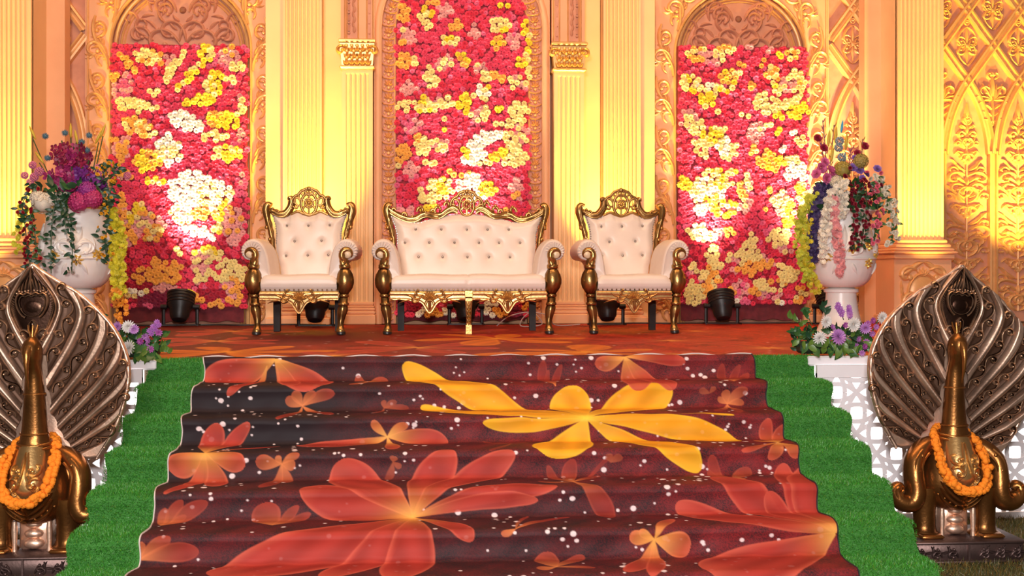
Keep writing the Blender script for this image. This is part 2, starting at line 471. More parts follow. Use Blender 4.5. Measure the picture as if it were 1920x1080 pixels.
# ------------------------------------------------------------------ fluted pilasters
def fluted(mb, w, z0, z1, n, depth, y0, margin=.03, fade=.03):
    xs = []; 
    for k in range(n):
        for j in range(7): xs.append((k, j / 6))
    X = []; D = []
    fw = (w - 2 * margin) / n
    X.append(-w / 2); D.append(0)
    for k in range(n):
        a = -w / 2 + margin + k * fw
        for q in (.10, .16, .32, .5, .68, .84, .90):
            u = (q - .1) / .8
            X.append(a + q * fw); D.append(depth * math.sqrt(max(0, 1 - (2 * u - 1) ** 2)))
    X.append(w / 2); D.append(0)
    zs = [z0, z0 + .001, z0 + fade * .4, z0 + fade, z1 - fade, z1 - fade * .4, z1 - .001, z1]; ks = [0, 0, .75, 1, 1, .75, 0, 0]
    zs[1] = z0 + fade * .05
    nX = len(X); vs = [(x, y0 + d * k, z) for z, k in zip(zs, ks) for x, d in zip(X, D)]
    fs = [(j * nX + i, j * nX + i + 1, (j + 1) * nX + i + 1, (j + 1) * nX + i) for j in range(len(zs) - 1) for i in range(nX - 1)]
    mb.add(vs, fs)

def column_inner(x, label):
    t = thing('fluted_column', label, 'column', (x, 10.85, Z0), group='tall fluted columns')
    c = MB(); c.box((0, .17, 1.85), (.375, .22, 3.6))
    fluted(c, .375, .2, 3.7, 9, .020, .0, .02); 
    c.add([(-.1875, 0, .2), (-.1875, .07, .2), (-.1875, .07, 3.7), (-.1875, 0, 3.7), (.1875, 0, .2), (.1875, .07, .2), (.1875, .07, 3.7), (.1875, 0, 3.7)], [(0, 1, 2, 3), (7, 6, 5, 4)])
    c.build('shaft', M['cream'], t, angle=30)
    b = MB()
    for z, h, w, y in ((.0, .09, .44, -.06), (.09, .04, .42, -.045), (.13, .03, .40, -.03), (.16, .05, .385, -.015)): b.box((0, .15 + y / 2, z + h / 2), (w, .30 - y, h), bev=.012)
    b.build('column_base', M['plaster'], t, smooth=False)
column_inner(-1.56, 'tall fluted column behind the left armchair, brightest near its foot')
column_inner(1.585, 'tall fluted column behind the right armchair')

def pilaster_capital(x, label):
    t = thing('capital_pilaster', label, 'pilaster', (x, 10.86, Z0), group='pilasters with gilt capitals')
    w = .30
    c = MB(); c.box((0, .15, 1.25), (w, .2, 2.5)); fluted(c, w, .22, 2.46, 5, .018, .0, .035, .03)
    c.add([(s * w / 2, y, z) for s in (-1, 1) for y, z in ((0, .22), (.06, .22), (.06, 2.5), (0, 2.5))], [(0, 1, 2, 3), (7, 6, 5, 4)])
    c.add([(-w / 2, 0, 2.46), (w / 2, 0, 2.46), (w / 2, 0, 2.5), (-w / 2, 0, 2.5)], [(0, 1, 2, 3)])
    c.build('shaft', M['cream'], t, angle=30)
    b = MB()
    for z, h, ww, y in ((.0, .10, .362, -.07), (.10, .035, .355, -.055), (.135, .03, .35, -.04), (.165, .02, .335, -.03), (.185, .035, .32, -.015)): b.box((0, .13 + y / 2, z + h / 2), (ww, .26 - y, h), bev=.01)
    b.build('pilaster_base', M['plaster'], t, smooth=False)
    k = MB(); k.box((0, .09, 2.515), (.34, .26, .035), bev=.012); k.box((0, .1, 2.64), (.30, .22, .22), taper=1.12); k.box((0, .08, 2.77), (.362, .28, .035), bev=.01)
    k.build('capital_block', M['capital'], t, smooth=False)
    g = MB()
    for row, (z, n, L) in enumerate(((2.535, 5, .085), (2.60, 4, .085), (2.665, 5, .07))):
        for i in range(n):
            xx = -.13 + .26 * (i + .5) / n
            for a in (90, 55, 125): leaf(g, xx, z, R(a), L * (1 if a == 90 else .7), 0, .018, .04 + .008 * row)
            g.dome((xx, -.03 - .006 * row, z + L * .8), .017, .02, 7, 2)
    for s in (-1, 1): scroll(g, s * .10, 2.70, R(90 - s * 55), .2, -s * 5.5, .016, .05, 16)
    g.build('capital_leaves', M['capital'], t, loc=(0, -.012, 0))
    u = MB(); u.box((0, .16, 3.27), (.33, .2, .96)); u.build('upper_pier', M['plaster'], t, smooth=False)
    q = MB(); 
    for xx, ww in ((-.115, .035), (.055, .09)): q.box((xx, .062, 3.27), (ww, .02, .92))
    q.build('recessed_strip', M['plaster_b'], t, smooth=False)
    e = MB()
    for i in range(9):
        z = 2.86 + i * .1; e.dome((.085, .05, z), .014, .02, 7, 2); e.ridge([(.085, z + .02), (.085, z + .08)], .012, .014, .052)
        leaf(e, .035, z, R(100), .09, -.5, .018, .016, y0=.052); leaf(e, .035, z + .05, R(70), .08, .5, .014, .014, y0=.052); e.dome((-.115, .052, z), .01, .012, 6, 2)
    e.build('strip_carving', M['plaster_b'], t)
    m = MB()
    for xx in (-.15, -.09, -.005, .105, .125): m.ridge([(xx, 2.79), (xx, 3.75)], .008, .018, .06)
    m.build('strip_moulding', M['carving'], t)
    return t
pl = pilaster_capital(1.055, 'short fluted pilaster with gilt leafy capital right of the middle flower panel')
pr = copy_tree(pl); pr.location.x = -1.03; pr.scale.x = -1; pr['label'] = 'short fluted pilaster with gilt leafy capital left of the middle flower panel'

def big_pilaster(x, label):
    t = thing('pedestal_pilaster', label, 'pilaster', (x, 10.4, Z0 + .009), group='wide fluted pilasters on pedestals')
    w = .46; zb = .82
    c = MB(); fluted(c, w, zb, 3.9, 10, .026, 0, .022, .02)
    c.box((0, .215, (zb + 3.9) / 2), (w, .37, 3.9 - zb)); c.add([(s * w / 2, y, z) for s in (-1, 1) for y, z in ((0, zb), (.05, zb), (.05, 3.9), (0, 3.9))], [(0, 1, 2, 3), (7, 6, 5, 4)])
    c.build('shaft', M['cream'], t, angle=30)
    b = MB(); b.box((0, .475, 1.95), (.80, .15, 3.9)); b.build('backing', M['plaster'], t, smooth=False)
    k = MB()
    for z, h, ww, y in ((.63, .05, .60, -.07), (.68, .025, .64, -.10), (.705, .03, .60, -.07), (.735, .04, .55, -.045), (.775, .045, .50, -.02)): k.box((0, .19 + y / 2, z + h / 2), (ww, .42 - y, h), bev=.01)
    k.build('pilaster_base', M['plaster'], t, smooth=False)
    p = MB(); p.box((0, .19, .35), (.57, .47, .56)); p.box((0, .18, .04), (.62, .52, .08), bev=.01); p.build('pedestal', M['plaster'], t, smooth=False)
    r = MB(); y0 = -.045
    r.dome((0, y0, .30), .14, .03, 20, 3, sz=1.25)
    ring = [(.15 * math.cos(a), .30 + .19 * math.sin(a)) for a in [2 * PI * i / 28 for i in range(29)]]; r.ridge(ring, .014, .03, y0)
    for a in (90, 65, 115, 40, 140): leaf(r, 0, .46, R(a), .10 if a == 90 else .085, 0, .02, .03, y0=y0)
    for s in (-1, 1):
        scroll(r, s * .06, .52, R(90 - s * 60), .30, -s * 4.6, .026, .035, 18, y0=y0)
        scroll(r, s * .19, .16, R(90 - s * 10), .30, s * 4.2, .024, .032, 18, y0=y0)
        for i in range(4): leaf(r, s * (.17 + .01 * i), .16 + .055 * i, R(90 - s * (40 - 6 * i)), .10, s * .5, .018, .026, y0=y0)
        r.ridge(bez((0, .60), (s * .10, .58), (s * .12, .50), (s * .24, .47), 10), taper(10, .028), .03, y0)
        scroll(r, s * .02, .04, R(90 - s * 70), .24, s * 4, .02, .028, 16, y0=y0)
    r.build('cartouche', M['carving'], t)
    return t
big_pilaster(-4.20, 'wide fluted pilaster on a cartouche pedestal at the left edge')
big_pilaster(4.435, 'wide fluted pilaster on a cartouche pedestal right of the right urn')

# ------------------------------------------------------------------ interlaced lattice panels
BOLD = 1.3
def lancet_motif():
    m = MB()
    def scroll(q, x, z, a, L, c, w=.014, h=.02, n=15, dot=True): globals()['scroll'](q, x, z, a, L, c, w * BOLD, h * 1.5, n, dot)
    def leaf(q, x, z, a, L, c, w=.018, h=.02): globals()['leaf'](q, x, z, a, L, c, w * 1.3, h * 1.5)
    def half(q):
        for i, z in enumerate((0.0, .28, .56, .84, 1.12, 1.40, 1.68)):
            k = 1.0 if i < 5 else (.85 if i == 5 else .62)
            scroll(q, .012, z, R(38), .34 * k, 5.4 if i % 2 == 0 else -5.4, .015, .028, 16)
            scroll(q, .012, z + .13, R(70), .24 * k, -5.2 if i % 2 == 0 else 5.0, .013, .024, 14)
            leaf(q, .01, z + .05, R(20), .17 * k, 1.1, .017, .024); leaf(q, .01, z + .20, R(55), .12 * k, -.8, .016, .022)
            leaf(q, .10 * k, z + .10, R(75), .11 * k, -.9, .013, .02); scroll(q, .085 * k, z + .03, R(85), .20 * k, -5.5, .010, .02, 13); leaf(q, .06 * k, z + .20, R(35), .09 * k, 1, .012, .02); leaf(q, .13 * k, z + .22, R(120), .08 * k, .8, .011, .018)
        leaf(q, .0, 1.93, R(60), .13, .9, .016, .024); scroll(q, .0, 1.92, R(30), .16, 4.5, .011, .02, 12)
    both(m, half)
    for z in (.14, .42, .70, .98, 1.26, 1.54, 1.80): m.dome((0, 0, z), .028, .03, 9, 2); leaf(m, 0, z + .03, R(90), .10, 0, .02, .026)
    leaf(m, 0, 1.98, R(90), .17, 0, .022, .03); m.ridge([(0, 0), (0, 2.0)], .010, .018)
    return m
def palmette_motif():
    m = MB()
    def scroll(q, x, z, a, L, c, w=.014, h=.02, n=15, dot=True): globals()['scroll'](q, x, z, a, L, c, w * BOLD, h * 1.5, n, dot)
    def leaf(q, x, z, a, L, c, w=.018, h=.02): globals()['leaf'](q, x, z, a, L, c, w * 1.25, h * 1.5)
    def half(q):
        for a, L, c in ((75, .17, .5), (55, .2, .7), (32, .2, .9), (10, .17, 1.0)): leaf(q, .01, .30, R(a), L, -c if a < 40 else c * .3, .018, .03)
        for z, L in ((.06, .12), (.13, .14), (.20, .15)): leaf(q, .005, z, R(48), L, -1.0, .017, .026)
        scroll(q, .01, .38, R(60), .26, -5.2, .012, .024, 14); scroll(q, .0, .03, R(60), .1, 4, .009, .02, 10)
        scroll(q, .02, .52, R(20), .12, 4.5, .010, .02, 10)
    both(m, half); m.dome((0, 0, .0), .02, .024, 8, 2); leaf(m, 0, .05, R(90), .28, 0, .018, .03); leaf(m, 0, .34, R(90), .2, 0, .03, .034); m.dome((0, 0, .57), .03, .03, 9, 2)
    return m
def diamond_motif():
    m = MB()
    def scroll(q, x, z, a, L, c, w=.014, h=.02, n=15, dot=True): globals()['scroll'](q, x, z, a, L, c, w * 1.3, h * 1.5, n, dot)
    def leaf(q, x, z, a, L, c, w=.018, h=.02): globals()['leaf'](q, x, z, a, L, c, w * 1.2, h * 1.5)
    def half(q):
        scroll(q, .0, .20, R(-35), .30, -2.6, .009, .02, 14, False); scroll(q, .0, -.20, R(35), .30, 2.6, .009, .02, 14, False)
        scroll(q, .02, .06, R(50), .17, -5, .009, .02, 12); scroll(q, .02, -.06, R(-50), .17, 5, .009, .02, 12)
        for a in (60, 20, -20, -60): leaf(q, .01, 0, R(a), .08, 0, .012, .022)
        scroll(q, .0, .21, R(30), .1, 4.5, .007, .016, 10); scroll(q, .06, 0, R(0), .08, 3, .007, .016, 8)
    both(m, half); m.dome((0, 0, 0), .026, .03, 9, 2); leaf(m, 0, .02, R(90), .16, 0, .016, .024); leaf(m, 0, -.02, R(-90), .16, 0, .016, .024)
    return m
lm_ = lancet_motif(); lm_.v = [(p[0] * (1.38 if p[2] < 1.3 else 1.38 - .5 * (p[2] - 1.3)), p[1], p[2]) for p in lm_.v]; me_l = lm_.mesh('candelabra_scroll', M['carving']); me_p = palmette_motif().mesh('palmette', M['carving']); me_d = diamond_motif().mesh('diamond_medallion', M['carving'])
STRAP = ((-1, 0), (-.86, .9), (-.5, 1), (-.32, .5), (0, .42), (.32, .5), (.5, 1), (.86, .9), (1, 0))
def lattice(name_label, x0, x1, posts):
    t = thing('lattice_panel', name_label, 'wall panel', (0, 11.05, 0), group='carved lattice panels')
    b = MB(); b.box(((x0 + x1) / 2, .04, 2.85), (x1 - x0, .08, 3.72)); b.build('panel_board', M['plaster_b'], t, smooth=False)
    sp_ = .55; hz = .37
    def inside(P): return [p for p in P if x0 <= p[0] <= x1]
    for x in posts:
        if x0 - .02 <= x <= x1 + .02:
            s = MB(); s.ridge([(x, Z0), (x, 2.75)], .050, .048, 0, STRAP); s.build('strap', M['carving'], t, angle=50)
        for d in (-1, 1):
            P = bez((x + d * .02, 2.72), (x + d * .04, 3.05), (x + d * .15, 3.30), (x + d * .275, 3.47), 14) + [(x + d * (.275 + .02 * k), 3.47 + hz / .275 * .02 * k) for k in range(1, 55)]
            P = inside(P)
            if len(P) > 5:
                P = P[:14] + P[14::4] if len(P) > 20 else P; s = MB(); s.ridge(P, .050, .048 + (.008 if d > 0 else 0), 0, STRAP); s.build('strap', M['carving'], t, angle=50)
        for (mx, mz, me, mg, nm) in ((x + .275, 1.10, me_l, .15, 'candelabra_scroll'), (x, 2.98, me_p, .05, 'palmette'), (x + .275, 3.84, me_d, .05, 'diamond_medallion'), (x, 4.21, me_d, .05, 'diamond_medallion'), (x, 3.72, None, 0, '')):
            if me is not None and x0 + mg <= mx <= x1 - mg: link(nm, me, t, (mx, 0, mz))
    return t
lattice('carved interlaced lattice panel right of the wide right pilaster', 4.70, 6.7, [4.94 + .55 * k for k in range(-2, 5)])
lattice('narrow carved lattice strip behind the right flower urn', 3.742, 4.42, [3.73 + .55 * k - .55 * 2 for k in range(0, 5)])
lattice('narrow carved lattice strip behind the left flower urn', -4.30, -3.672, [-3.66 + .55 * k - .55 * 2 for k in range(0, 5)])
# ================================================================== FLOWER PANELS
PC = dict(R=(.80, .055, .13), S=(.74, .030, .075), K=(.42, .010, .035), P=(.84, .36, .34), L=(.82, .13, .26), C=(.90, .72, .27), Y=(.90, .66, .03), O=(.92, .42, .07), W=(.93, .88, .72), M=(.24, .012, .05))  # W also whitens blooms where lamp hot spots fall, painting that light in
def rosette(layers):
    """one paper bloom: rings of petals, facing -y"""
    V = []; F = []
    for (n, r, h0, h1, ph, cup) in layers:
        for i in range(n):
            a = 2 * PI * (i + ph) / n; d = PI / n * 1.15
            k = len(V)
            for (q, rr, hh) in ((a - d * .35, r * .22, h0), (a - d, r * .78, h1 * .9), (a - d * .3, r, h1 - cup), (a + d * .3, r, h1 - cup), (a + d, r * .78, h1 * .9), (a + d * .35, r * .22, h0)):
                V.append((rr * math.cos(q), -hh, rr * math.sin(q)))
            F.append((k, k + 1, k + 4, k + 5)); F.append((k + 1, k + 2, k + 3, k + 4))
    return np.array(V), np.array(F)
BLOOM = [rosette([(8, 1.0, .15, .28, 0, .12), (7, .74, .3, .50, .5, .02), (5, .44, .45, .66, .2, -.06)]),
         rosette([(9, 1.0, .12, .22, 0, .16), (8, .80, .25, .44, .3, .05), (6, .52, .42, .62, .6, -.04)])]
bloom_mesh = {}
def bloom(kind, code):
    if (kind, code) not in bloom_mesh:
        V, F = BLOOM[kind]; m = flat('bloom_' + code, PC[code], .7, .86)
        bloom_mesh[(kind, code)] = np_mesh('flower', V, F, m)
    return bloom_mesh[(kind, code)]
M['blooms'] = attr_mat('bloom_mass', .7)
def flower_panel(label, x0, x1, zt, zb, px, blobs, arch=None, seed=1):
    """px: the panel's rectangle in the photograph; blobs: colour patches (cx, cy, rx, ry, tilt, code) in the same units"""
    g = np.random.RandomState(seed); w = x1 - x0; xc = (x0 + x1) / 2
    t = thing('flower_screen', label, 'flower screen', (xc, 10.93, Z0), group='flower screens on the back wall')
    b = MB(); top = zt - Z0
    if arch: b.prism([(p[0], p[1]) for p in half_arch(w / 2, arch - Z0, zb - Z0, 14)], .02, .07)
    else: b.box((0, .045, (top + zb - Z0) / 2), (w, .05, top - zb + Z0))
    b.build('backing_board', flat('backing', (.40, .03, .05), .8), t, smooth=False)
    sp_ = .049; P = []
    nz = int((zt - zb) / (sp_ * .87)) + 1; nx = int(w / sp_)
    for j in range(nz):
        for i in range(nx + 1):
            x = -w / 2 + .015 + sp_ * (i + .5 * (j % 2)) + g.uniform(-.016, .016); z = zb + .02 + sp_ * .87 * j + g.uniform(-.016, .016)
            if abs(x) > w / 2 + .012 or z > zt: continue
            if arch and z > arch and math.hypot(x, z - arch) > w / 2: continue
            u = px[0] + (x + w / 2) / w * (px[2] - px[0]); v = px[3] + (z - zb) / (zt - zb) * (px[1] - px[3])
            n1 = math.sin(u * .05 + seed) + math.sin(v * .043 + 2 * seed) + math.sin((u + v) * .031)
            code = 'R' if g.rand() < .6 + .2 * n1 else ('S' if g.rand() < .8 else 'L')
            if v > px[3] - 130 and g.rand() < .4: code = 'S' if g.rand() < .6 else 'K'
            for (cx, cy, rx, ry, a, cd) in blobs:
                du, dv = u - cx, v - cy; c_, s_ = math.cos(R(a)), math.sin(R(a))
                q = ((du * c_ + dv * s_) / rx) ** 2 + ((-du * s_ + dv * c_) / ry) ** 2
                if q < 1.0 + g.uniform(-.22, .18): code = cd[g.randint(len(cd))]
            P.append((x, z, code, g.uniform(.029, .037) if code in 'CYOWP' else g.uniform(.027, .034), g.uniform(0, 6.28), g.uniform(-.2, .2), g.uniform(-.2, .2), g.randint(2)))
    pick = [i for i, p in enumerate(P) if p[2] in 'CYOW']; g.shuffle(pick)
    if len(pick) < 300: rest = [i for i in range(len(P)) if P[i][2] not in 'CYOW']; g.shuffle(rest); pick += rest[:300 - len(pick)]
    chosen = set(pick[:300]); Vs = []; Fs = []; Cs = []; o = 0
    for i, (x, z, code, r, a, tx, tz, kd) in enumerate(P):
        y = -.002 - .014 * (code in 'CYOW') + g.uniform(-.006, .004)
        rot = Euler((tx, a, tz)) if False else Euler((tx, 0, tz)).to_matrix() @ Matrix.Rotation(a, 3, 'Y')
        if i in chosen:
            link('flower', bloom(kd, code), t, (x, y, z - Z0), rot.to_euler(), r)
        else:
            V, F = BLOOM[kd]; Vs.append(V * r @ np.array(rot).T + (x, y, z - Z0)); Fs.append(F + o); o += len(V)
            c = np.array(PC[code]) * g.uniform(.86, 1.08); Cs.append(np.tile(np.clip(c, 0, .96), (len(V), 1)))
    me = np_mesh('flower_mass', np.concatenate(Vs), np.concatenate(Fs), M['blooms']); set_cols(me, np.concatenate(Cs))
    tag(link('flower_mass', me, t), kind='stuff')
    # crimson cloth hanging below the blooms, gathered, with an uneven hem
    def cl(u, v):
        x = (u - .5) * (w - .06); n = math.sin(u * 60) * .006 + math.sin(u * 23 + seed) * .008
        hem = .02 + .018 * (1 + math.sin(u * 31 + seed * 2)) * .5
        return (x, .025 + n * v, (zb - Z0 + .06) * (1 - v) + hem * v)
    c = MB(); c.grid(cl, 90, 6); c.build('backing_cloth', M['cloth'], t, recalc=False)
    return t
BL_L = [(248, 122, 26, 7, 40, 'O'), (287, 108, 30, 15, 10, 'CCO'), (321, 112, 11, 10, 0, 'P'), (333, 126, 40, 8, -58, 'C'), (393, 100, 16, 18, 0, 'CY'), (432, 105, 22, 20, 0, 'PPO'), (446, 126, 15, 11, 0, 'C'),
  (360, 145, 38, 8, -48, 'YC'), (405, 160, 18, 28, 10, 'CY'), (436, 148, 9, 9, 0, 'C'), (376, 190, 32, 11, -8, 'Y'), (234, 168, 18, 26, 20, 'PPL'), (262, 200, 40, 13, 5, 'C'), (295, 174, 9, 9, 0, 'C'), (224, 150, 9, 9, 0, 'O'),
  (353, 230, 34, 17, 25, 'W'), (422, 228, 32, 17, 5, 'YYO'), (263, 240, 34, 15, 18, 'OC'), (322, 283, 24, 30, -15, 'CW'), (282, 303, 26, 19, 0, 'YO'), (404, 255, 24, 9, 0, 'C'), (431, 288, 27, 18, -10, 'CY'), (232, 277, 19, 26, 0, 'OP'), (455, 255, 10, 14, 0, 'P'), (455, 198, 10, 20, 0, 'PC'),
  (295, 340, 18, 8, 0, 'CY'), (240, 330, 14, 12, 0, 'OP'), (366, 362, 44, 40, 0, 'W'), (405, 370, 30, 36, 30, 'WC'), (345, 404, 22, 14, 40, 'WC'), (375, 432, 34, 11, 20, 'W'), (418, 405, 14, 34, 20, 'YC'), (385, 398, 22, 11, 0, 'O'), (395, 415, 12, 9, 0, 'S'), (440, 420, 22, 40, 0, 'PPO'), (458, 350, 9, 24, 0, 'PL'),
  (262, 400, 18, 24, 10, 'CY'), (287, 425, 30, 24, 30, 'OPC'), (250, 438, 18, 22, 0, 'PO'), (272, 455, 9, 14, 0, 'S'), (236, 395, 10, 30, 0, 'OP'), (268, 372, 6, 6, 0, 'S'), (341, 470, 8, 9, 0, 'C'), (370, 472, 8, 8, 0, 'Y'), (398, 474, 24, 10, 10, 'YC'),
  (315, 505, 30, 24, 20, 'O'), (288, 515, 34, 14, 0, 'O'), (322, 495, 7, 6, 0, 'S'), (380, 500, 21, 30, 0, 'CCP'), (434, 510, 34, 24, 12, 'C'), (416, 510, 8, 8, 0, 'S'), (262, 545, 30, 13, 0, 'CW'), (268, 520, 14, 9, 0, 'OM'), (440, 545, 22, 24, 0, 'OOP'), (362, 551, 16, 8, 0, 'Y'), (395, 563, 30, 10, 12, 'O'), (315, 540, 26, 9, 0, 'P'),
  (300, 560, 42, 15, 0, 'M'), (225, 490, 9, 20, 0, 'K'), (270, 535, 30, 6, 0, 'K'), (402, 553, 26, 12, 0, 'K'), (278, 571, 9, 8, 0, 'L'), (225, 555, 12, 18, 0, 'O')]
BL_C = [(755, 22, 13, 16, 0, 'O'), (797, 28, 15, 24, -20, 'CY'), (832, 18, 15, 14, 0, 'P'), (853, 45, 14, 10, 0, 'O'), (757, 50, 9, 8, 0, 'C'), (767, 64, 14, 13, 0, 'P'), (843, 71, 19, 12, 0, 'CY'), (889, 55, 14, 14, 0, 'P'), (935, 42, 19, 15, -20, 'CY'), (983, 45, 6, 15, 10, 'Y'), (930, 74, 12, 12, 0, 'YO'), (963, 70, 17, 16, 0, 'PPL'), (755, 78, 9, 7, 0, 'CO'), (940, 5, 9, 6, 0, 'Y'), (810, 2, 14, 6, 0, 'O'),
  (756, 112, 15, 15, 0, 'O'), (778, 112, 6, 14, -30, 'CO'), (830, 113, 15, 15, 0, 'PPC'), (866, 106, 13, 13, 0, 'YO'), (898, 124, 16, 12, 0, 'PC'), (908, 140, 10, 13, 0, 'C'), (913, 153, 7, 6, 0, 'Y'), (978, 110, 13, 11, 0, 'YO'), (930, 138, 14, 6, 30, 'O'), (808, 145, 13, 22, -15, 'C'), (766, 162, 14, 15, 0, 'P'), (965, 150, 22, 13, 10, 'PC'), (988, 100, 5, 90, 0, 'YC'),
  (757, 196, 16, 12, 0, 'C'), (797, 196, 22, 15, 30, 'YC'), (830, 190, 18, 13, 0, 'PC'), (870, 190, 14, 17, 0, 'Y'), (901, 172, 16, 15, 20, 'CW'), (900, 210, 22, 13, -10, 'CP'), (937, 200, 8, 9, 0, 'Y'), (970, 200, 17, 16, 0, 'C'), (968, 222, 20, 14, 0, 'C'), (945, 228, 22, 7, 0, 'C'), (972, 250, 16, 22, 10, 'PC'), (955, 258, 13, 18, 0, 'C'),
  (770, 232, 24, 14, 0, 'PPL'), (835, 222, 6, 6, 0, 'C'), (832, 240, 5, 5, 0, 'Y'), (756, 285, 16, 17, 0, 'O'), (790, 272, 15, 18, -20, 'C'), (822, 270, 20, 13, 0, 'CP'), (785, 255, 7, 7, 0, 'O'), (805, 300, 9, 8, 0, 'C'), (905, 260, 34, 17, -28, 'W'), (885, 288, 24, 20, 0, 'W'), (872, 282, 8, 14, 0, 'Y'), (928, 285, 20, 10, -15, 'Y'), (918, 275, 14, 6, -10, 'R'), (970, 290, 17, 22, 0, 'C'), (950, 300, 12, 8, 0, 'YC'), (905, 304, 12, 9, 0, 'C'),
  (878, 342, 22, 22, 0, 'W'), (892, 362, 26, 11, 0, 'W'), (912, 352, 17, 16, 0, 'Y'), (770, 315, 19, 13, 0, 'P'), (966, 345, 14, 13, 0, 'P'), (822, 350, 26, 20, -10, 'CY'), (800, 362, 18, 22, 0, 'C'), (802, 388, 14, 14, 0, 'YO'), (798, 354, 6, 6, 0, 'R'), (759, 397, 17, 12, 0, 'P'), (964, 365, 7, 6, 0, 'O'), (950, 388, 6, 6, 0, 'O'), (855, 320, 25, 7, 0, 'OR'), (745, 310, 6, 10, 0, 'C'), (975, 372, 8, 5, 0, 'P'),
  (790, 583, 12, 8, 0, 'W'), (812, 588, 16, 10, 0, 'O'), (838, 585, 10, 9, 0, 'W'), (915, 578, 18, 14, 0, 'W'), (938, 582, 15, 10, 0, 'O'), (985, 570, 9, 8, 0, 'O'), (965, 585, 14, 12, 0, 'M'), (845, 575, 14, 10, 0, 'K'), (775, 575, 16, 12, 0, 'K')]
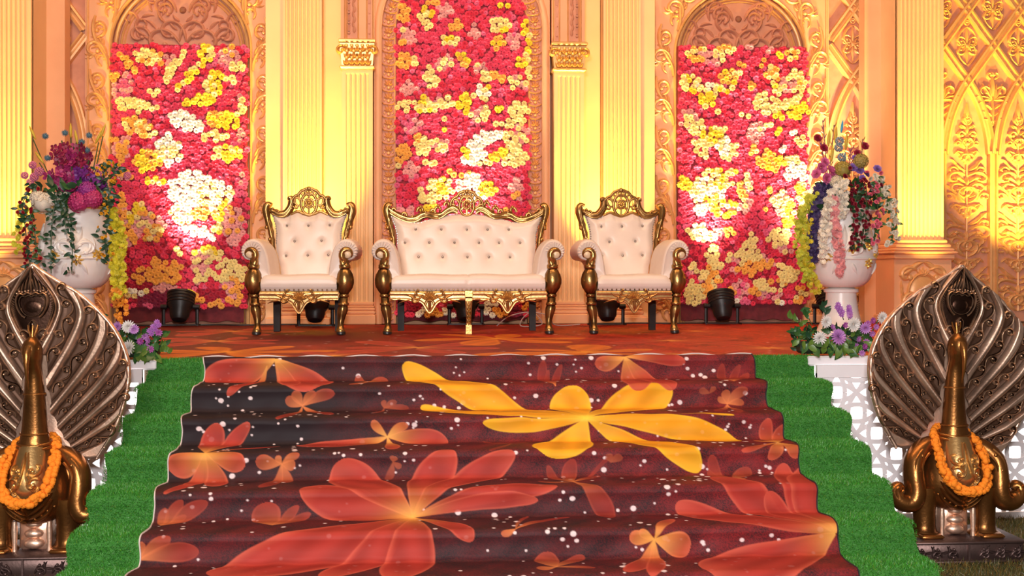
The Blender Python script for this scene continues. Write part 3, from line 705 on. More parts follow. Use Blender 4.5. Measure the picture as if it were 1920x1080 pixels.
BL_R = [(1305, 104, 24, 10, 0, 'CO'), (1325, 110, 32, 14, 0, 'PPC'), (1358, 97, 22, 8, 0, 'OC'), (1303, 115, 10, 9, 0, 'O'), (1455, 105, 9, 7, 0, 'Y'), (1480, 104, 14, 8, 0, 'CO'), (1385, 126, 6, 6, 0, 'O'), (1424, 122, 7, 7, 0, 'O'), (1403, 94, 7, 6, 0, 'P'), (1437, 96, 6, 6, 0, 'P'),
  (1290, 160, 25, 14, 15, 'CY'), (1318, 168, 30, 13, 15, 'CW'), (1361, 148, 19, 15, -10, 'YO'), (1345, 172, 22, 6, -10, 'YC'), (1318, 188, 17, 14, 10, 'CY'), (1337, 208, 7, 6, 0, 'C'), (1378, 140, 7, 6, 0, 'C'), (1443, 140, 14, 13, 40, 'CO'), (1442, 162, 14, 6, 0, 'YC'), (1480, 155, 24, 20, 0, 'PPC'), (1491, 142, 7, 6, 0, 'C'), (1404, 166, 7, 7, 0, 'O'), (1455, 172, 10, 8, 0, 'C'), (1500, 160, 9, 17, 0, 'OC'), (1472, 168, 5, 5, 0, 'S'),
  (1436, 198, 27, 19, 20, 'C'), (1492, 205, 22, 18, -10, 'Y'), (1480, 190, 30, 8, -30, 'C'), (1455, 218, 12, 5, 0, 'Y'), (1391, 219, 7, 7, 0, 'C'), (1286, 215, 14, 9, 20, 'CP'), (1295, 235, 23, 17, 20, 'CCP'), (1347, 243, 15, 6, 0, 'C'), (1330, 260, 25, 18, 10, 'Y'), (1358, 280, 22, 18, 20, 'CW'), (1312, 270, 16, 12, 0, 'C'), (1298, 283, 6, 6, 0, 'C'), (1315, 290, 8, 6, 0, 'C'), (1410, 248, 18, 22, 0, 'PPP'), (1425, 240, 12, 9, 0, 'CP'), (1436, 237, 8, 7, 0, 'C'), (1456, 246, 7, 7, 0, 'Y'), (1479, 250, 7, 7, 0, 'W'), (1462, 278, 7, 7, 0, 'W'), (1496, 262, 13, 12, 0, 'CW'), (1410, 280, 10, 10, 0, 'CO'),
  (1438, 300, 24, 19, 20, 'OOY'), (1465, 302, 8, 8, 0, 'Y'), (1488, 320, 24, 20, 0, 'W'), (1480, 300, 16, 6, 0, 'C'), (1350, 325, 42, 7, 0, 'CY'), (1283, 343, 14, 14, 0, 'Y'), (1397, 330, 7, 7, 0, 'C'), (1320, 360, 34, 26, 20, 'CW'), (1345, 385, 36, 18, 15, 'CY'), (1310, 392, 15, 8, 20, 'W'), (1350, 345, 20, 10, 0, 'CY'), (1388, 355, 17, 14, 0, 'O'), (1400, 345, 12, 14, 0, 'PC'), (1384, 390, 22, 8, 0, 'P'), (1398, 378, 10, 10, 0, 'PC'), (1340, 367, 4, 4, 0, 'R'), (1368, 374, 5, 5, 0, 'S'), (1352, 390, 5, 5, 0, 'R'), (1438, 356, 6, 6, 0, 'O'), (1432, 387, 7, 7, 0, 'O'), (1462, 378, 22, 22, 20, 'PCC'), (1475, 400, 12, 26, 10, 'CY'), (1498, 360, 14, 20, 0, 'CY'), (1474, 418, 12, 9, 0, 'Y'),
  (1303, 430, 20, 13, 0, 'CW'), (1318, 440, 24, 10, 10, 'CW'), (1342, 432, 7, 6, 0, 'P'), (1362, 433, 12, 6, 0, 'PO'), (1302, 458, 7, 5, 0, 'C'), (1328, 475, 13, 18, 0, 'C'), (1338, 462, 10, 7, -20, 'C'), (1408, 434, 6, 6, 0, 'C'), (1456, 445, 20, 22, 0, 'C'), (1465, 465, 16, 8, 0, 'PC'), (1292, 500, 14, 9, 0, 'C'), (1325, 518, 22, 22, 20, 'OOC'), (1338, 495, 10, 8, 0, 'C'), (1298, 520, 16, 12, 0, 'CP'), (1298, 548, 22, 19, 0, 'C'), (1325, 545, 10, 10, 0, 'CO'), (1295, 515, 5, 5, 0, 'S'), (1302, 527, 5, 4, 0, 'S'),
  (1400, 472, 20, 30, 8, 'C'), (1404, 500, 20, 16, 0, 'O'), (1370, 482, 12, 10, 0, 'PC'), (1378, 500, 12, 9, 0, 'PO'), (1424, 478, 12, 9, 0, 'PC'), (1432, 492, 14, 8, 0, 'OP'), (1385, 540, 20, 22, 0, 'PPL'), (1366, 542, 7, 6, 0, 'O'), (1425, 538, 23, 18, 0, 'CCO'), (1405, 543, 6, 6, 0, 'O'), (1402, 528, 6, 6, 0, 'S'), (1385, 513, 6, 6, 0, 'S'), (1458, 493, 7, 7, 0, 'C'), (1474, 512, 17, 15, 0, 'C'), (1460, 530, 12, 12, 0, 'CO'), (1440, 552, 26, 9, 0, 'LP'), (1482, 540, 16, 12, 0, 'S'), (1455, 560, 12, 5, 0, 'WC'), (1372, 560, 10, 6, 0, 'WO'), (1495, 548, 12, 18, 0, 'PCO'), (1335, 552, 20, 10, 0, 'K')]
flower_panel('left of the three flower panels, behind the left urn and armchair', -3.40, -2.11, 3.72, 1.16, (215, 85, 465, 575), BL_L, None, 3)
flower_panel('tall middle flower panel rising behind the sofa', -.655, .655, 4.50, 1.07, (742, -62, 988, 590), BL_C, 3.90, 5)
flower_panel('right of the three flower panels, between right armchair and right urn', 2.17, 3.49, 3.78, 1.18, (1268, 90, 1510, 566), BL_R, None, 8)

# ================================================================== STAGE LAMPS
def par_lamp(label, x, y, aim, power, color, angle=70, tilt=None, yaw=0.0, s=1.15):
    """par can on a floor yoke, its face turned to the wall; the spot sits in its mouth"""
    t = thing('stage_lamp', label, 'stage light', (x, y, Z0 + .009), group='black stage lamps along the wall')
    hz = .155 * s; el = R(66) if tilt is None else R(tilt)
    rot = Matrix.Translation((0, 0, hz)) @ Matrix.Rotation(yaw, 4, 'Z') @ Matrix.Rotation(el - PI / 2, 4, 'X')
    b = MB(); b.lathe([(.03 * s, -.12 * s), (.055 * s, -.115 * s), (.075 * s, -.08 * s), (.082 * s, -.03 * s), (.104 * s, .0), (.108 * s, .095 * s), (.115 * s, .10 * s), (.115 * s, .115 * s), (.10 * s, .115 * s), (.098 * s, .07 * s)], 24)
    for k in range(3): b.lathe([(.1085 * s, .02 * s + .025 * s * k), (.112 * s, .024 * s + .025 * s * k), (.1085 * s, .03 * s + .025 * s * k)], 24)
    o = b.build('lamp_body', M['black'], t); o.matrix_local = rot
    f = MB(); f.lathe([(.096 * s, .072 * s), (.09 * s, .078 * s), (.03, .084 * s)], 20); o = f.build('lamp_lens', M['lamp'], t); o.matrix_local = rot
    k = MB(); k.tube([(-.135 * s, .0, .012), (-.135 * s, 0, hz), ], .010 * s, 6, (1.4, .6)); k.tube([(.135 * s, 0, .012), (.135 * s, 0, hz)], .010 * s, 6, (1.4, .6)); k.tube([(-.15 * s, .05 * s, .008), (-.135 * s, 0, .014), (-.15 * s, -.06 * s, .008)], .008, 6); k.tube([(.15 * s, .05 * s, .008), (.135 * s, 0, .014), (.15 * s, -.06 * s, .008)], .008, 6); k.box((0, 0, .01), (.29 * s, .03, .012))
    k.build('yoke', M['black'], t)
    for sx in (-1, 1): n = MB(); n.tube([(sx * .105 * s, 0, hz), (sx * .155 * s, 0, hz)], .022 * s, 10, up=(0, 0, 1)); n.build('tilt_knob', M['black'], t)
    d = Matrix.Rotation(yaw, 3, 'Z') @ (Matrix.Rotation(el - PI / 2, 3, 'X') @ Vector((0, 0, 1)))
    loc = Vector((x, y, Z0 + .009 + hz)) + d * .125 * s
    sp = spot('lamp_beam', loc, aim, power, color, angle); sp.parent = t; sp.matrix_parent_inverse = Matrix.Translation(t.location).inverted()
    return t
AMB = (1.0, .74, .11); WARM = (1.0, .86, .56)
par_lamp('black stage lamp at the foot of the left flower panel', -2.66, 10.55, (-2.60, 10.98, 3.0), 760, WARM, 54)
par_lamp('black stage lamp under the left armchair', -1.38, 10.35, (-1.56, 10.9, 2.9), 704, AMB, 66)
par_lamp('black stage lamp behind the middle leg of the sofa', .02, 10.50, (.10, 10.98, 3.1), 640, WARM, 54)
par_lamp('black stage lamp behind the right armchair', 1.36, 10.40, (1.46, 10.9, 2.8), 668, AMB, 66)
par_lamp('black stage lamp at the foot of the right flower panel', 2.50, 10.50, (2.55, 10.98, 3.0), 560, WARM, 54)
par_lamp('black stage lamp beside the right urn', 3.52, 10.35, (3.40, 10.98, 2.95), 640, WARM, 60)
par_lamp('black stage lamp at the right edge, behind the right peacock', 5.72, 10.2, (5.74, 11.0, 2.9), 792, AMB, 74)
par_lamp('black stage lamp in front of the wide left pilaster, at the picture edge', -4.42, 9.75, (-4.35, 10.4, 2.7), 616, AMB, 74)
par_lamp('black stage lamp between right pilaster and right peacock', 4.45, 9.7, (4.45, 10.4, 2.8), 704, AMB, 70)
cb = MB()
for P in ([(-3.3, 10.6, 1.007), (-2.9, 10.5, 1.007), (-2.4, 10.62, 1.007), (-2.1, 10.5, 1.007), (-1.7, 10.6, 1.007), (-1.3, 10.5, 1.007)], [(1.2, 10.55, 1.007), (1.7, 10.62, 1.007), (2.1, 10.55, 1.007), (2.6, 10.6, 1.007), (3.0, 10.55, 1.007), (3.4, 10.6, 1.007)]):
    cb.tube(catmull(P, 6), .007, 6)
tag(cb.build('cable', M['cable']), 'thin black power cable lying along the foot of the wall', 'cable')
wc = MB()
wc.tube(catmull([(.30, 10.2, 1.007), (.42, 10.15, 1.10), (.62, 10.15, 1.13), (.72, 10.2, 1.02), (.52, 10.2, 1.007), (.60, 10.25, 1.12), (.78, 10.25, 1.10), (.86, 10.3, 1.007), (1.1, 10.4, 1.007)], 8), .005, 6)
tag(wc.build('cable', M['wcable']), 'loops of thin pale wire behind the right half of the sofa', 'cable')
# ================================================================== PRINTED CARPETS
PETALS = [(-1.21, 0, -1.62, 0.144, 0.193, 'r'), (-1.21, 0, -0.95, 0.428, 0.258, 'r'), (-1.21, 0, -1.09, 0.408, 0.097, 'r'), (-1.26, 0.044, -1.44, 0.468, 0.058, 'r'), (-1.02, 0.54, -1.11, 0.488, 0.055, 's'), (-1.02, 0.54, -1.06, 0.44, 0.049,
's'), (-1.02, 0.54, -0.84, 0.452, 0.062, 's'), (-1.02, 0.54, -0.84, 0.756, 0.062, 's'), (-1.02, 0.54, -1.13, 0.836, 0.049, 's'), (-1.02, 0.54, -0.95, 0.444, 0.043, 's'), (-0.66, 0.264, -0.73, 0.116, 0.044, 's'), (-0.66, 0.264, -0.76, 0.372,
0.038, 's'), (-0.66, 0.264, -0.56, 0.136, 0.07, 's'), (-0.56, 0.56, -0.62, 0.724, 0.031, 'd'), (-0.56, 0.56, -0.49, 0.516, 0.031, 'd'), (-0.56, 0.56, -0.42, 0.564, 0.031, 'd'), (-0.56, 0.56, -0.56, 0.508, 0.025, 'd'), (-1.45, 1.248, -1.44,
0.864, 0.102, 'r'), (-1.45, 1.248, -1.27, 0.86, 0.073, 'r'), (-1.45, 1.248, -1.09, 1.088, 0.025, 'r'), (-1.45, 1.248, -1.25, 1.34, 0.102, 'r'), (-1.45, 1.248, -1.37, 1.568, 0.096, 'r'), (-1.45, 1.248, -1.63, 1.348, 0.13, 'r'), (-1.45,
1.248, -1.59, 1.684, 0.051, 'r'), (-1.45, 1.248, -1.52, 1.528, 0.068, 'r'), (-0.53, 0.96, -1.01, 1.064, 0.124, 'r'), (-0.53, 0.96, -0.2, 1.008, 0.106, 'r'), (-0.53, 0.96, -0.61, 0.856, 0.041, 'r'), (-0.53, 0.96, -0.42, 0.88, 0.047, 'r'),
(-0.53, 0.96, -0.5, 1.216, 0.065, 'r'), (-1.06, 1.324, -1.19, 1.296, 0.073, 's'), (-1.06, 1.324, -0.99, 1.34, 0.056, 's'), (-1.06, 1.324, -1.02, 1.488, 0.045, 's'), (-1.06, 1.324, -1.14, 1.612, 0.056, 's'), (-1.06, 1.324, -0.97, 1.264,
0.039, 's'), (-1.06, 1.324, -1.08, 1.272, 0.028, 's'), (-0.49, 1.316, -0.52, 1.432, 0.034, 'd'), (-0.49, 1.316, -0.48, 1.28, 0.034, 'd'), (-0.49, 1.316, -0.45, 1.356, 0.028, 'd'), (-0.38, 1.836, -0.93, 1.628, 0.192, 'r'), (-0.38, 1.836,
-0.76, 1.304, 0.224, 'r'), (-0.38, 1.836, -0.19, 1.24, 0.166, 'r'), (-0.38, 1.836, 0.14, 1.268, 0.15, 'r'), (-0.38, 1.836, 0.34, 1.664, 0.112, 'r'), (-0.38, 1.836, -0.1, 2.16, 0.091, 'r'), (-0.38, 1.836, -1.29, 2.416, 0.281, 'r'), (-0.38,
1.836, -0.78, 2.496, 0.15, 'r'), (-0.38, 1.836, -0.46, 2.536, 0.192, 'r'), (-0.38, 1.836, 0.24, 1.752, 0.08, 'r'), (-1.58, 1.912, -1.58, 1.764, 0.042, 's'), (-1.58, 1.912, -1.5, 1.716, 0.047, 's'), (-1.58, 1.912, -1.38, 1.728, 0.069, 's'),
(-1.58, 1.912, -1.48, 1.804, 0.032, 's'), (-1.05, 1.948, -1.1, 1.74, 0.115, 's'), (-1.05, 1.948, -0.94, 1.76, 0.042, 's'), (-1.05, 1.948, -0.88, 1.804, 0.042, 's'), (-1.63, 2.224, -1.49, 2.112, 0.056, 's'), (-1.63, 2.224, -1.36, 2.192,
0.086, 's'), (-1.63, 2.224, -1.62, 2.128, 0.041, 's'), (0.56, 0.852, -0.45, 0.024, 0.171, 'y'), (0.56, 0.852, -0.35, 0.548, 0.106, 'y'), (0.56, 0.852, 1.09, 0.432, 0.195, 'y'), (0.56, 0.852, -0.01, 0.872, 0.071, 'y'), (0.56, 0.852, 0.3,
1.284, 0.224, 'y'), (0.56, 0.852, 1.12, 1.4, 0.141, 'y'), (0.56, 0.852, 1.41, 1.048, 0.124, 'y'), (0.56, 0.852, 1.39, 0.848, 0.024, 'y'), (0.56, 0.852, 0.51, 0.424, 0.177, 'y'), (0.87, 0, 0.69, 0.056, 0.09, 'r'), (0.87, 0, 1.24, 0.04,
0.084, 'r'), (0.87, 0, 0.9, 0.46, 0.148, 'r'), (0.87, 0, 1.1, 0.456, 0.122, 'r'), (0.42, 0.424, 0.38, 0.016, 0.049, 's'), (0.42, 0.424, 0.49, 0.048, 0.037, 's'), (0.42, 0.424, 0.41, 0.084, 0.025, 's'), (1.48, 0.36, 1.47, 0.052, 0.044, 's'),
(1.48, 0.36, 1.58, 0.06, 0.037, 's'), (1.48, 0.36, 1.63, 0.12, 0.044, 's'), (1.42, 0.552, 1.42, 0.456, 0.043, 's'), (1.42, 0.552, 1.54, 0.448, 0.055, 's'), (1.42, 0.552, 1.52, 0.544, 0.037, 's'), (1.42, 0.552, 1.43, 0.804, 0.043, 's'),
(1.42, 0.552, 1.3, 0.748, 0.043, 's'), (1.42, 0.552, 1.37, 0.508, 0.031, 's'), (1.58, 1.152, 1.58, 0.864, 0.063, 'r'), (1.58, 1.152, 1.35, 1.276, 0.034, 'r'), (1.58, 1.152, 1.48, 1.04, 0.04, 'r'), (1.58, 1.152, 1.5, 1.336, 0.057, 'r'),
(1.58, 1.152, 1.65, 1.328, 0.069, 'r'), (1.58, 1.152, 1.7, 0.9, 0.069, 'r'), (1.27, 1.56, 1.19, 1.292, 0.049, 's'), (1.27, 1.56, 1.17, 1.388, 0.038, 's'), (1.27, 1.56, 1.39, 1.38, 0.071, 's'), (1.27, 1.56, 1.33, 1.552, 0.033, 's'), (0.43,
1.584, 0.32, 1.348, 0.038, 's'), (0.43, 1.584, 0.45, 1.312, 0.065, 's'), (0.43, 1.584, 0.25, 1.544, 0.025, 's'), (0.43, 1.584, 0.6, 1.896, 0.087, 's'), (0.43, 1.584, 0.59, 1.424, 0.038, 's'), (0.43, 1.584, 0.66, 1.296, 0.022, 's'), (1.65,
2.148, 1.58, 1.356, 0.132, 'r'), (1.65, 2.148, 0.94, 1.776, 0.163, 'r'), (1.65, 2.148, 1.18, 1.464, 0.152, 'r'), (1.65, 2.148, 1.72, 1.368, 0.203, 'r'), (1.65, 2.148, 0.95, 2.488, 0.318, 'r'), (1.65, 2.148, 1.41, 1.716, 0.102, 'r'), (0.77,
2.164, 0.65, 2.14, 0.066, 'r'), (0.77, 2.164, 0.89, 1.972, 0.051, 'r'), (0.77, 2.164, 0.94, 2.224, 0.117, 'r'), (0.77, 2.164, 0.59, 2.504, 0.086, 'r'), (0.77, 2.164, 0.7, 2.536, 0.071, 'r'), (0.77, 2.164, 0.7, 2.112, 0.036, 'r'), (0.28,
2.412, 0.25, 2.224, 0.098, 's'), (0.28, 2.412, 0.43, 2.244, 0.054, 's'), (0.28, 2.412, 0.46, 2.428, 0.03, 's'), (0.28, 2.412, 0.19, 2.436, 0.049, 's'), (0.11, 2.092, 0.27, 1.94, 0.036, 's'), (0.11, 2.092, 0.39, 1.88, 0.036, 's'), (0.11,
2.092, 0.04, 2.124, 0.031, 's'), (0.11, 2.092, 0.19, 1.844, 0.02, 's'), (0.14, 1.088, -0.01, 0.992, 0.023, 'd'), (0.14, 1.088, 0.01, 1.256, 0.029, 'd'), (0.65, 1.34, 0.71, 1.3, 0.039, 'd'), (0.65, 1.34, 0.64, 1.284, 0.034, 'd'), (1.32,
0.484, 1.26, 0.452, 0.037, 'd'), (1.32, 0.484, 1.35, 0.44, 0.025, 'd')]
def paint(U, Vv, petals, base, dark, dots, seed, mott=9.0, streak=1.0):
    """printed pattern as colours: mottled ground, petals with lighter rims, white dots"""
    g = np.random.RandomState(seed)
    n = (np.sin(U * mott * 2.1 + 3 * np.sin(Vv * mott * 1.3 * streak)) + np.sin(Vv * mott * 2.7 * streak + 2 * np.sin(U * mott * 1.7)) + np.sin((U + Vv * streak) * mott * 5.1) * .6) / 2.6
    hf = g.rand(len(U))
    big = np.clip(.55 + .33 * U + .35 * np.sin(U * 1.9 + 1) * np.sin(Vv * 2.3), 0, 1)
    k = np.clip(big * (.62 + .34 * n + .8 * (hf - .5)), 0, 1)[:, None]
    C = np.array(dark) * (1 - k) + np.array(base) * k
    for (x, v, r) in dots:
        d = np.hypot(U - x, Vv - v); q = np.clip((r - d) / .004 + .5, 0, 1)[:, None]
        C = C * (1 - q) + np.array((.78, .60, .58)) * q
    pal = dict(r=((.40, .038, .026), (.78, .15, .085), (.98, .50, .10)), s=((.28, .026, .020), (.55, .085, .05), (.92, .30, .09)), d=((.20, .02, .018), (.34, .05, .03), (.5, .12, .05)), y=((.86, .36, .015), (.98, .60, .04), (.98, .62, .06)), o=((.62, .15, .02), (.85, .30, .03), (.92, .42, .04)))
    for (x0, v0, x1, v1, w, code) in petals:
        dx, dv = x1 - x0, v1 - v0; L = math.hypot(dx, dv); w = max(w, .02) * (1.3 if code in 'y' else 1.18)
        if L < 1e-3: continue
        a = ((U - x0) * dx + (Vv - v0) * dv) / (L * L); b = (-(U - x0) * dv + (Vv - v0) * dx) / L
        m = (a > -.02) & (a < 1.02) & (np.abs(b) < w)
        if not m.any(): continue
        A, B = np.clip(a[m], 0, 1), b[m] + .06 * L * np.sin(a[m] * 3)
        hw = w * .5 * np.clip(np.sin(PI * np.clip(A, 0, 1) ** 1.75) ** .52 + .04, 0, 1.05) + 1e-4
        q = np.abs(B) / hw; inside = np.clip((1 - q) * hw / .006 + .5, 0, 1) * ((A > 0) & (A < 1))
        c0, c1, c2 = [np.array(t) for t in pal[code]]
        rim = np.clip((q - .72) / .28, 0, 1) ** 1.5; vein = .5 + .5 * np.sin(A * 9 + B * 40 + x0 * 7)
        c = c0 * (.82 + .25 * vein[:, None]) * (1 - .55 * rim[:, None]) + c1 * .55 * rim[:, None]
        tip = np.clip((A - .8) / .2, 0, 1)[:, None] * .35; glow = np.exp(-(A * L / .085) ** 1.3)[:, None] * .75
        c = c * (1 - tip) + c1 * tip; c = c * (1 - glow) + c2 * glow
        al = (inside * (.93 if code in 'ryo' else .8))[:, None]
        C[m] = C[m] * (1 - al) + c * al
    return np.clip(C, 0, 1)
M['carpet'] = attr_mat('printed_carpet', .6, spec=.16, bump=.1, bscale=600)

def stair_profile(off, rr, n_round=5):
    """points (Y, z, v) of a covering laid over the flight, rounded at nosings and at the inner corners"""
    P = []; 
    for k in range(7):
        y, zt, zb = YF - T * k, Z0 - RS * k, Z0 - RS * (k + 1); v0 = k * (T + RS)
        for i in range(n_round + 1):
            a = (PI / 2) * i / n_round; P.append((y + rr - rr * math.sin(a) - off, zt - rr + rr * math.cos(a) + off, v0 - rr * .8 + rr * 1.6 * i / n_round))
        for i in range(1, 9):
            t = i / 9; P.append((y - off + .006 * math.sin(PI * t), zt - rr + off - (RS - 2 * rr) * t, v0 + rr * .8 + (RS - rr * 1.6) * t))
        if k == 6: P.append((y - off, .012, v0 + RS)); P.append((y - off - .06, .012, v0 + RS + .06)); break
        for i in range(1, n_round + 1):
            a = (PI / 2) * i / n_round; P.append((y - off - rr + rr * math.cos(a), zb + rr + off - rr * math.sin(a), v0 + RS - rr * .8 + rr * 1.6 * i / n_round))
        for i in range(1, 7):
            t = i / 7; P.append((y - off - rr - (T - 2 * rr - off * 0) * t, zb + off + .004 * math.sin(PI * t), v0 + RS + rr * .8 + (T - rr * 1.6) * t))
    return P
def resample(P, n):
    P = np.array(P); d = np.concatenate([[0], np.cumsum(np.hypot(np.diff(P[:, 0]), np.diff(P[:, 1])))]); s = np.linspace(0, d[-1], n)
    return np.stack([np.interp(s, d, P[:, i]) for i in range(3)], 1)

def stair_carpet():
    prof = resample(stair_profile(.022, .034), 640); x0, x1, nu = -1.63, 1.66, 760
    u = np.linspace(0, 1, nu); U, K = np.meshgrid(u, np.arange(len(prof))); U = U.ravel(); K = K.ravel()
    v = prof[K, 2]; x = x0 + (x1 - x0) * U + .006 * np.sin(v * 23) + .010 * np.sin(v * 7)
    rip = .0045 * np.sin(x * 11 + v * 5) * np.sin(x * 3.7) + .003 * np.sin(x * 31 + v * 17) * np.sin(v * 9) + .007 * np.exp(-((x - .16 + .05 * np.sin(v * 5)) / .05) ** 2)
    y = prof[K, 0] - rip; z = prof[K, 1] + rip * .6
    Vt = np.stack([x, y, z], 1); n, m = len(prof), nu
    idx = np.arange(n * m).reshape(n, m); F = np.stack([idx[:-1, :-1], idx[1:, :-1], idx[1:, 1:], idx[:-1, 1:]], -1).reshape(-1, 4)
    g = np.random.RandomState(4); dots = []
    while len(dots) < 640:
        xx, vv = g.uniform(-1.6, 1.64), g.uniform(0, 2.9)
        if g.rand() < .35 + .4 * (math.sin(xx * 3.1 + 1) * math.sin(vv * 4.3) > -.1): dots.append((xx, vv, g.choice([.006, .0085, .011, .0145], p=[.42, .3, .16, .12])))
    for (a, b) in ((-1.45, .48), (-1.50, .9), (1.3, .1), (.9, 1.6), (1.15, 1.5)):
        for _ in range(8): dots.append((a + g.normal(0, .08), b + g.normal(0, .05), g.choice([.006, .012, .015])))
    me = np_mesh('stair_carpet', Vt, F, M['carpet'], True); C = paint(x, v, PETALS, (.24, .020, .022), (.022, .013, .015), dots, 3)
    t = thing('stair_runner', 'dark red printed carpet with large glowing flowers running down the steps', 'carpet', (0, YF, 0))
    me.transform(Matrix.Translation((0, -YF, 0))); set_cols(me, C); link('printed_cloth', me, t)
    for s, xs in ((-1, x0), (1, x1)):
        p = stair_profile(.022, .034); e = MB(); e.tube([(xs + .006 * math.sin(q[2] * 23) + .010 * math.sin(q[2] * 7), q[0] - YF - .002, q[1] + .001) for q in p], .004, 5, up=(1, 0, 0)); e.build('bound_edge', M['edge'] if s < 0 else M['cable'], t)
    e = MB(); e.tube([(x0 + (x1 - x0) * i / 80, .018 + .008 * math.sin(i * .7) * math.sin(i * .23), Z0 + .022 + .006 * math.sin(i * .9)) for i in range(81)], .005, 5); e.build('pale_hem', M['edge'], t)
    return t
stair_carpet()

def stage_carpet():
    nx, ny = 620, 330; X, Y = np.meshgrid(np.linspace(-5.2, 5.4, nx), np.linspace(YF + .02, 10.72, ny)); x, y = X.ravel(), Y.ravel()
    z = Z0 + .004 + .004 * np.sin(x * 2.3 + y) * np.sin(y * 3.1)
    idx = np.arange(nx * ny).reshape(ny, nx); F = np.stack([idx[:-1, :-1], idx[:-1, 1:], idx[1:, 1:], idx[1:, :-1]], -1).reshape(-1, 4)
    pet = []
    g = np.random.RandomState(9)
    for (cx, cy, r, code) in ((-1.62, 7.25, .85, 'o'), (.70, 7.1, .75, 'o'), (2.0, 7.35, .7, 'r'), (-.4, 7.6, .8, 'r'), (1.5, 8.2, .7, 'r'), (-1.9, 8.4, .7, 'r'), (-.9, 6.9, .5, 'r'), (.2, 8.5, .7, 'o'), (2.4, 6.85, .5, 'o'), (-2.6, 7.6, .6, 'r'), (1.3, 6.85, .45, 'r'), (3.2, 8, .7, 'r'), (-3.4, 8.2, .7, 'r'), (0, 9.4, .7, 'r'), (2, 9.5, .7, 'r'), (-2, 9.6, .7, 'r')):
        a0 = g.uniform(0, 6.28)
        for i in range(6): a = a0 + i * 1.05 + g.uniform(-.2, .2); L = r * g.uniform(.6, 1.1); pet.append((cx, cy, cx + L * math.cos(a), cy + L * math.sin(a), L * g.uniform(.22, .38), code))
    dots = [(g.uniform(-4, 4), g.uniform(6.65, 9.5), .012) for _ in range(120)]
    C = paint(x, y, pet, (.54, .040, .016), (.12, .010, .010), dots, 8, 6.0, .45)
    me = np_mesh('stage_carpet', np.stack([x, y, z], 1), F, M['carpet'], True); set_cols(me, C)
    tag(link('stage_carpet', me), 'orange-red printed carpet covering the stage floor under the thrones', 'carpet')
    e = MB(); e.box((-3.4, YF + .0, Z0 - .02), (3.0, .05, .06), bev=.01); e.box((3.5, YF + .0, Z0 - .02), (3.0, .05, .06), bev=.01); tag(e.build('trim_2', M['white'], smooth=False), kind='structure')
stage_carpet()

# ------------------------------------------------------------------ artificial turf strips beside the runner
M['blade'] = attr_mat('turf_blade', .45, spec=.5)
def blades(name, pts, nrm, cols, L, wd, parent, seed, m):
    g = np.random.RandomState(seed); n = len(pts); d = nrm + g.normal(0, .42, (n, 3)); d /= np.linalg.norm(d, axis=1, keepdims=True)
    side = np.cross(d, g.normal(0, 1, (n, 3))); side /= np.linalg.norm(side, axis=1, keepdims=True) + 1e-9
    ln = L * g.uniform(.55, 1.15, (n, 1)); V = np.empty((n, 3, 3)); V[:, 0] = pts - side * wd; V[:, 1] = pts + side * wd; V[:, 2] = pts + d * ln
    me = np_mesh(name, V.reshape(-1, 3), np.arange(3 * n).reshape(-1, 3), m); set_cols(me, np.repeat(cols, 3, 0))
    o = link(name, me, parent); tag(o, kind='stuff'); return o
def turf(label, x0, x1, seed, ragged):
    t = thing('turf_mat', label, 'artificial turf', (0, 0, 0), group='artificial turf strips')
    prof = resample(stair_profile(.012, .045), 190); nu = 26
    U, K = np.meshgrid(np.linspace(0, 1, nu), np.arange(len(prof))); U, K = U.ravel(), K.ravel(); v = prof[K, 2]
    w = .012 * np.sin(v * 13 + seed); xa = x0 + (w if ragged < 0 else 0); xb = x1 + (w if ragged > 0 else 0)
    x = xa + (xb - xa) * U; idx = np.arange(len(prof) * nu).reshape(-1, nu); F = np.stack([idx[:-1, :-1], idx[1:, :-1], idx[1:, 1:], idx[:-1, 1:]], -1).reshape(-1, 4)
    me = np_mesh('turf_backing', np.stack([x, prof[K, 0], prof[K, 1]], 1), F, M['turf'], True); link('turf_backing', me, t)
    g = np.random.RandomState(seed); n = 52000; f = g.uniform(0, len(prof) - 1.001, n); i = f.astype(int); q = (f - i)[:, None]
    p = prof[i] * (1 - q) + prof[i + 1] * q; tn = prof[i + 1] - prof[i]; nr = np.stack([np.zeros(n), tn[:, 1], -tn[:, 0]], 1); nr /= np.linalg.norm(nr, axis=1, keepdims=True)
    xx = g.uniform(x0 - .008 if ragged < 0 else 1.668, x1 + .008 if ragged > 0 else -1.642, n); pts = np.stack([xx, p[:, 0], p[:, 1]], 1)
    c = np.array((.045, .235, .022)) * g.uniform(.55, 1.5, (n, 1)); k = g.rand(n) < .10; c[k] = (.17, .42, .13); k = g.rand(n) < .06; c[k] = (.15, .30, .02)
    blades('turf_pile', pts, nr + np.array((0, -.15, .1)), c, .017, .0016, t, seed + 5, M['blade'])
turf('green artificial turf strip left of the stair carpet', -1.95, -1.55, 21, -1)
turf('green artificial turf strip right of the stair carpet', 1.60, 2.05, 22, 1)
# ------------------------------------------------------------------ lawn around the statues
g_ = np.random.RandomState(5); n_ = 42000
px_ = np.concatenate([g_.uniform(2.10, 3.6, n_ // 2), g_.uniform(-3.4, -2.0, n_ // 2)]); py_ = g_.uniform(4.9, 6.58, n_)
c_ = np.array((.085, .085, .022)) * g_.uniform(.5, 1.5, (n_, 1)); k_ = g_.rand(n_) < .45; c_[k_] *= (1.7, .95, .8)
lw = blades('lawn_grass', np.stack([px_, py_, np.zeros(n_)], 1), np.tile((0, 0, 1.0), (n_, 1)), c_, .035, .0022, None, 6, M['blade'])
tag(lw, 'short brownish lawn grass on the ground beside the steps', 'grass')

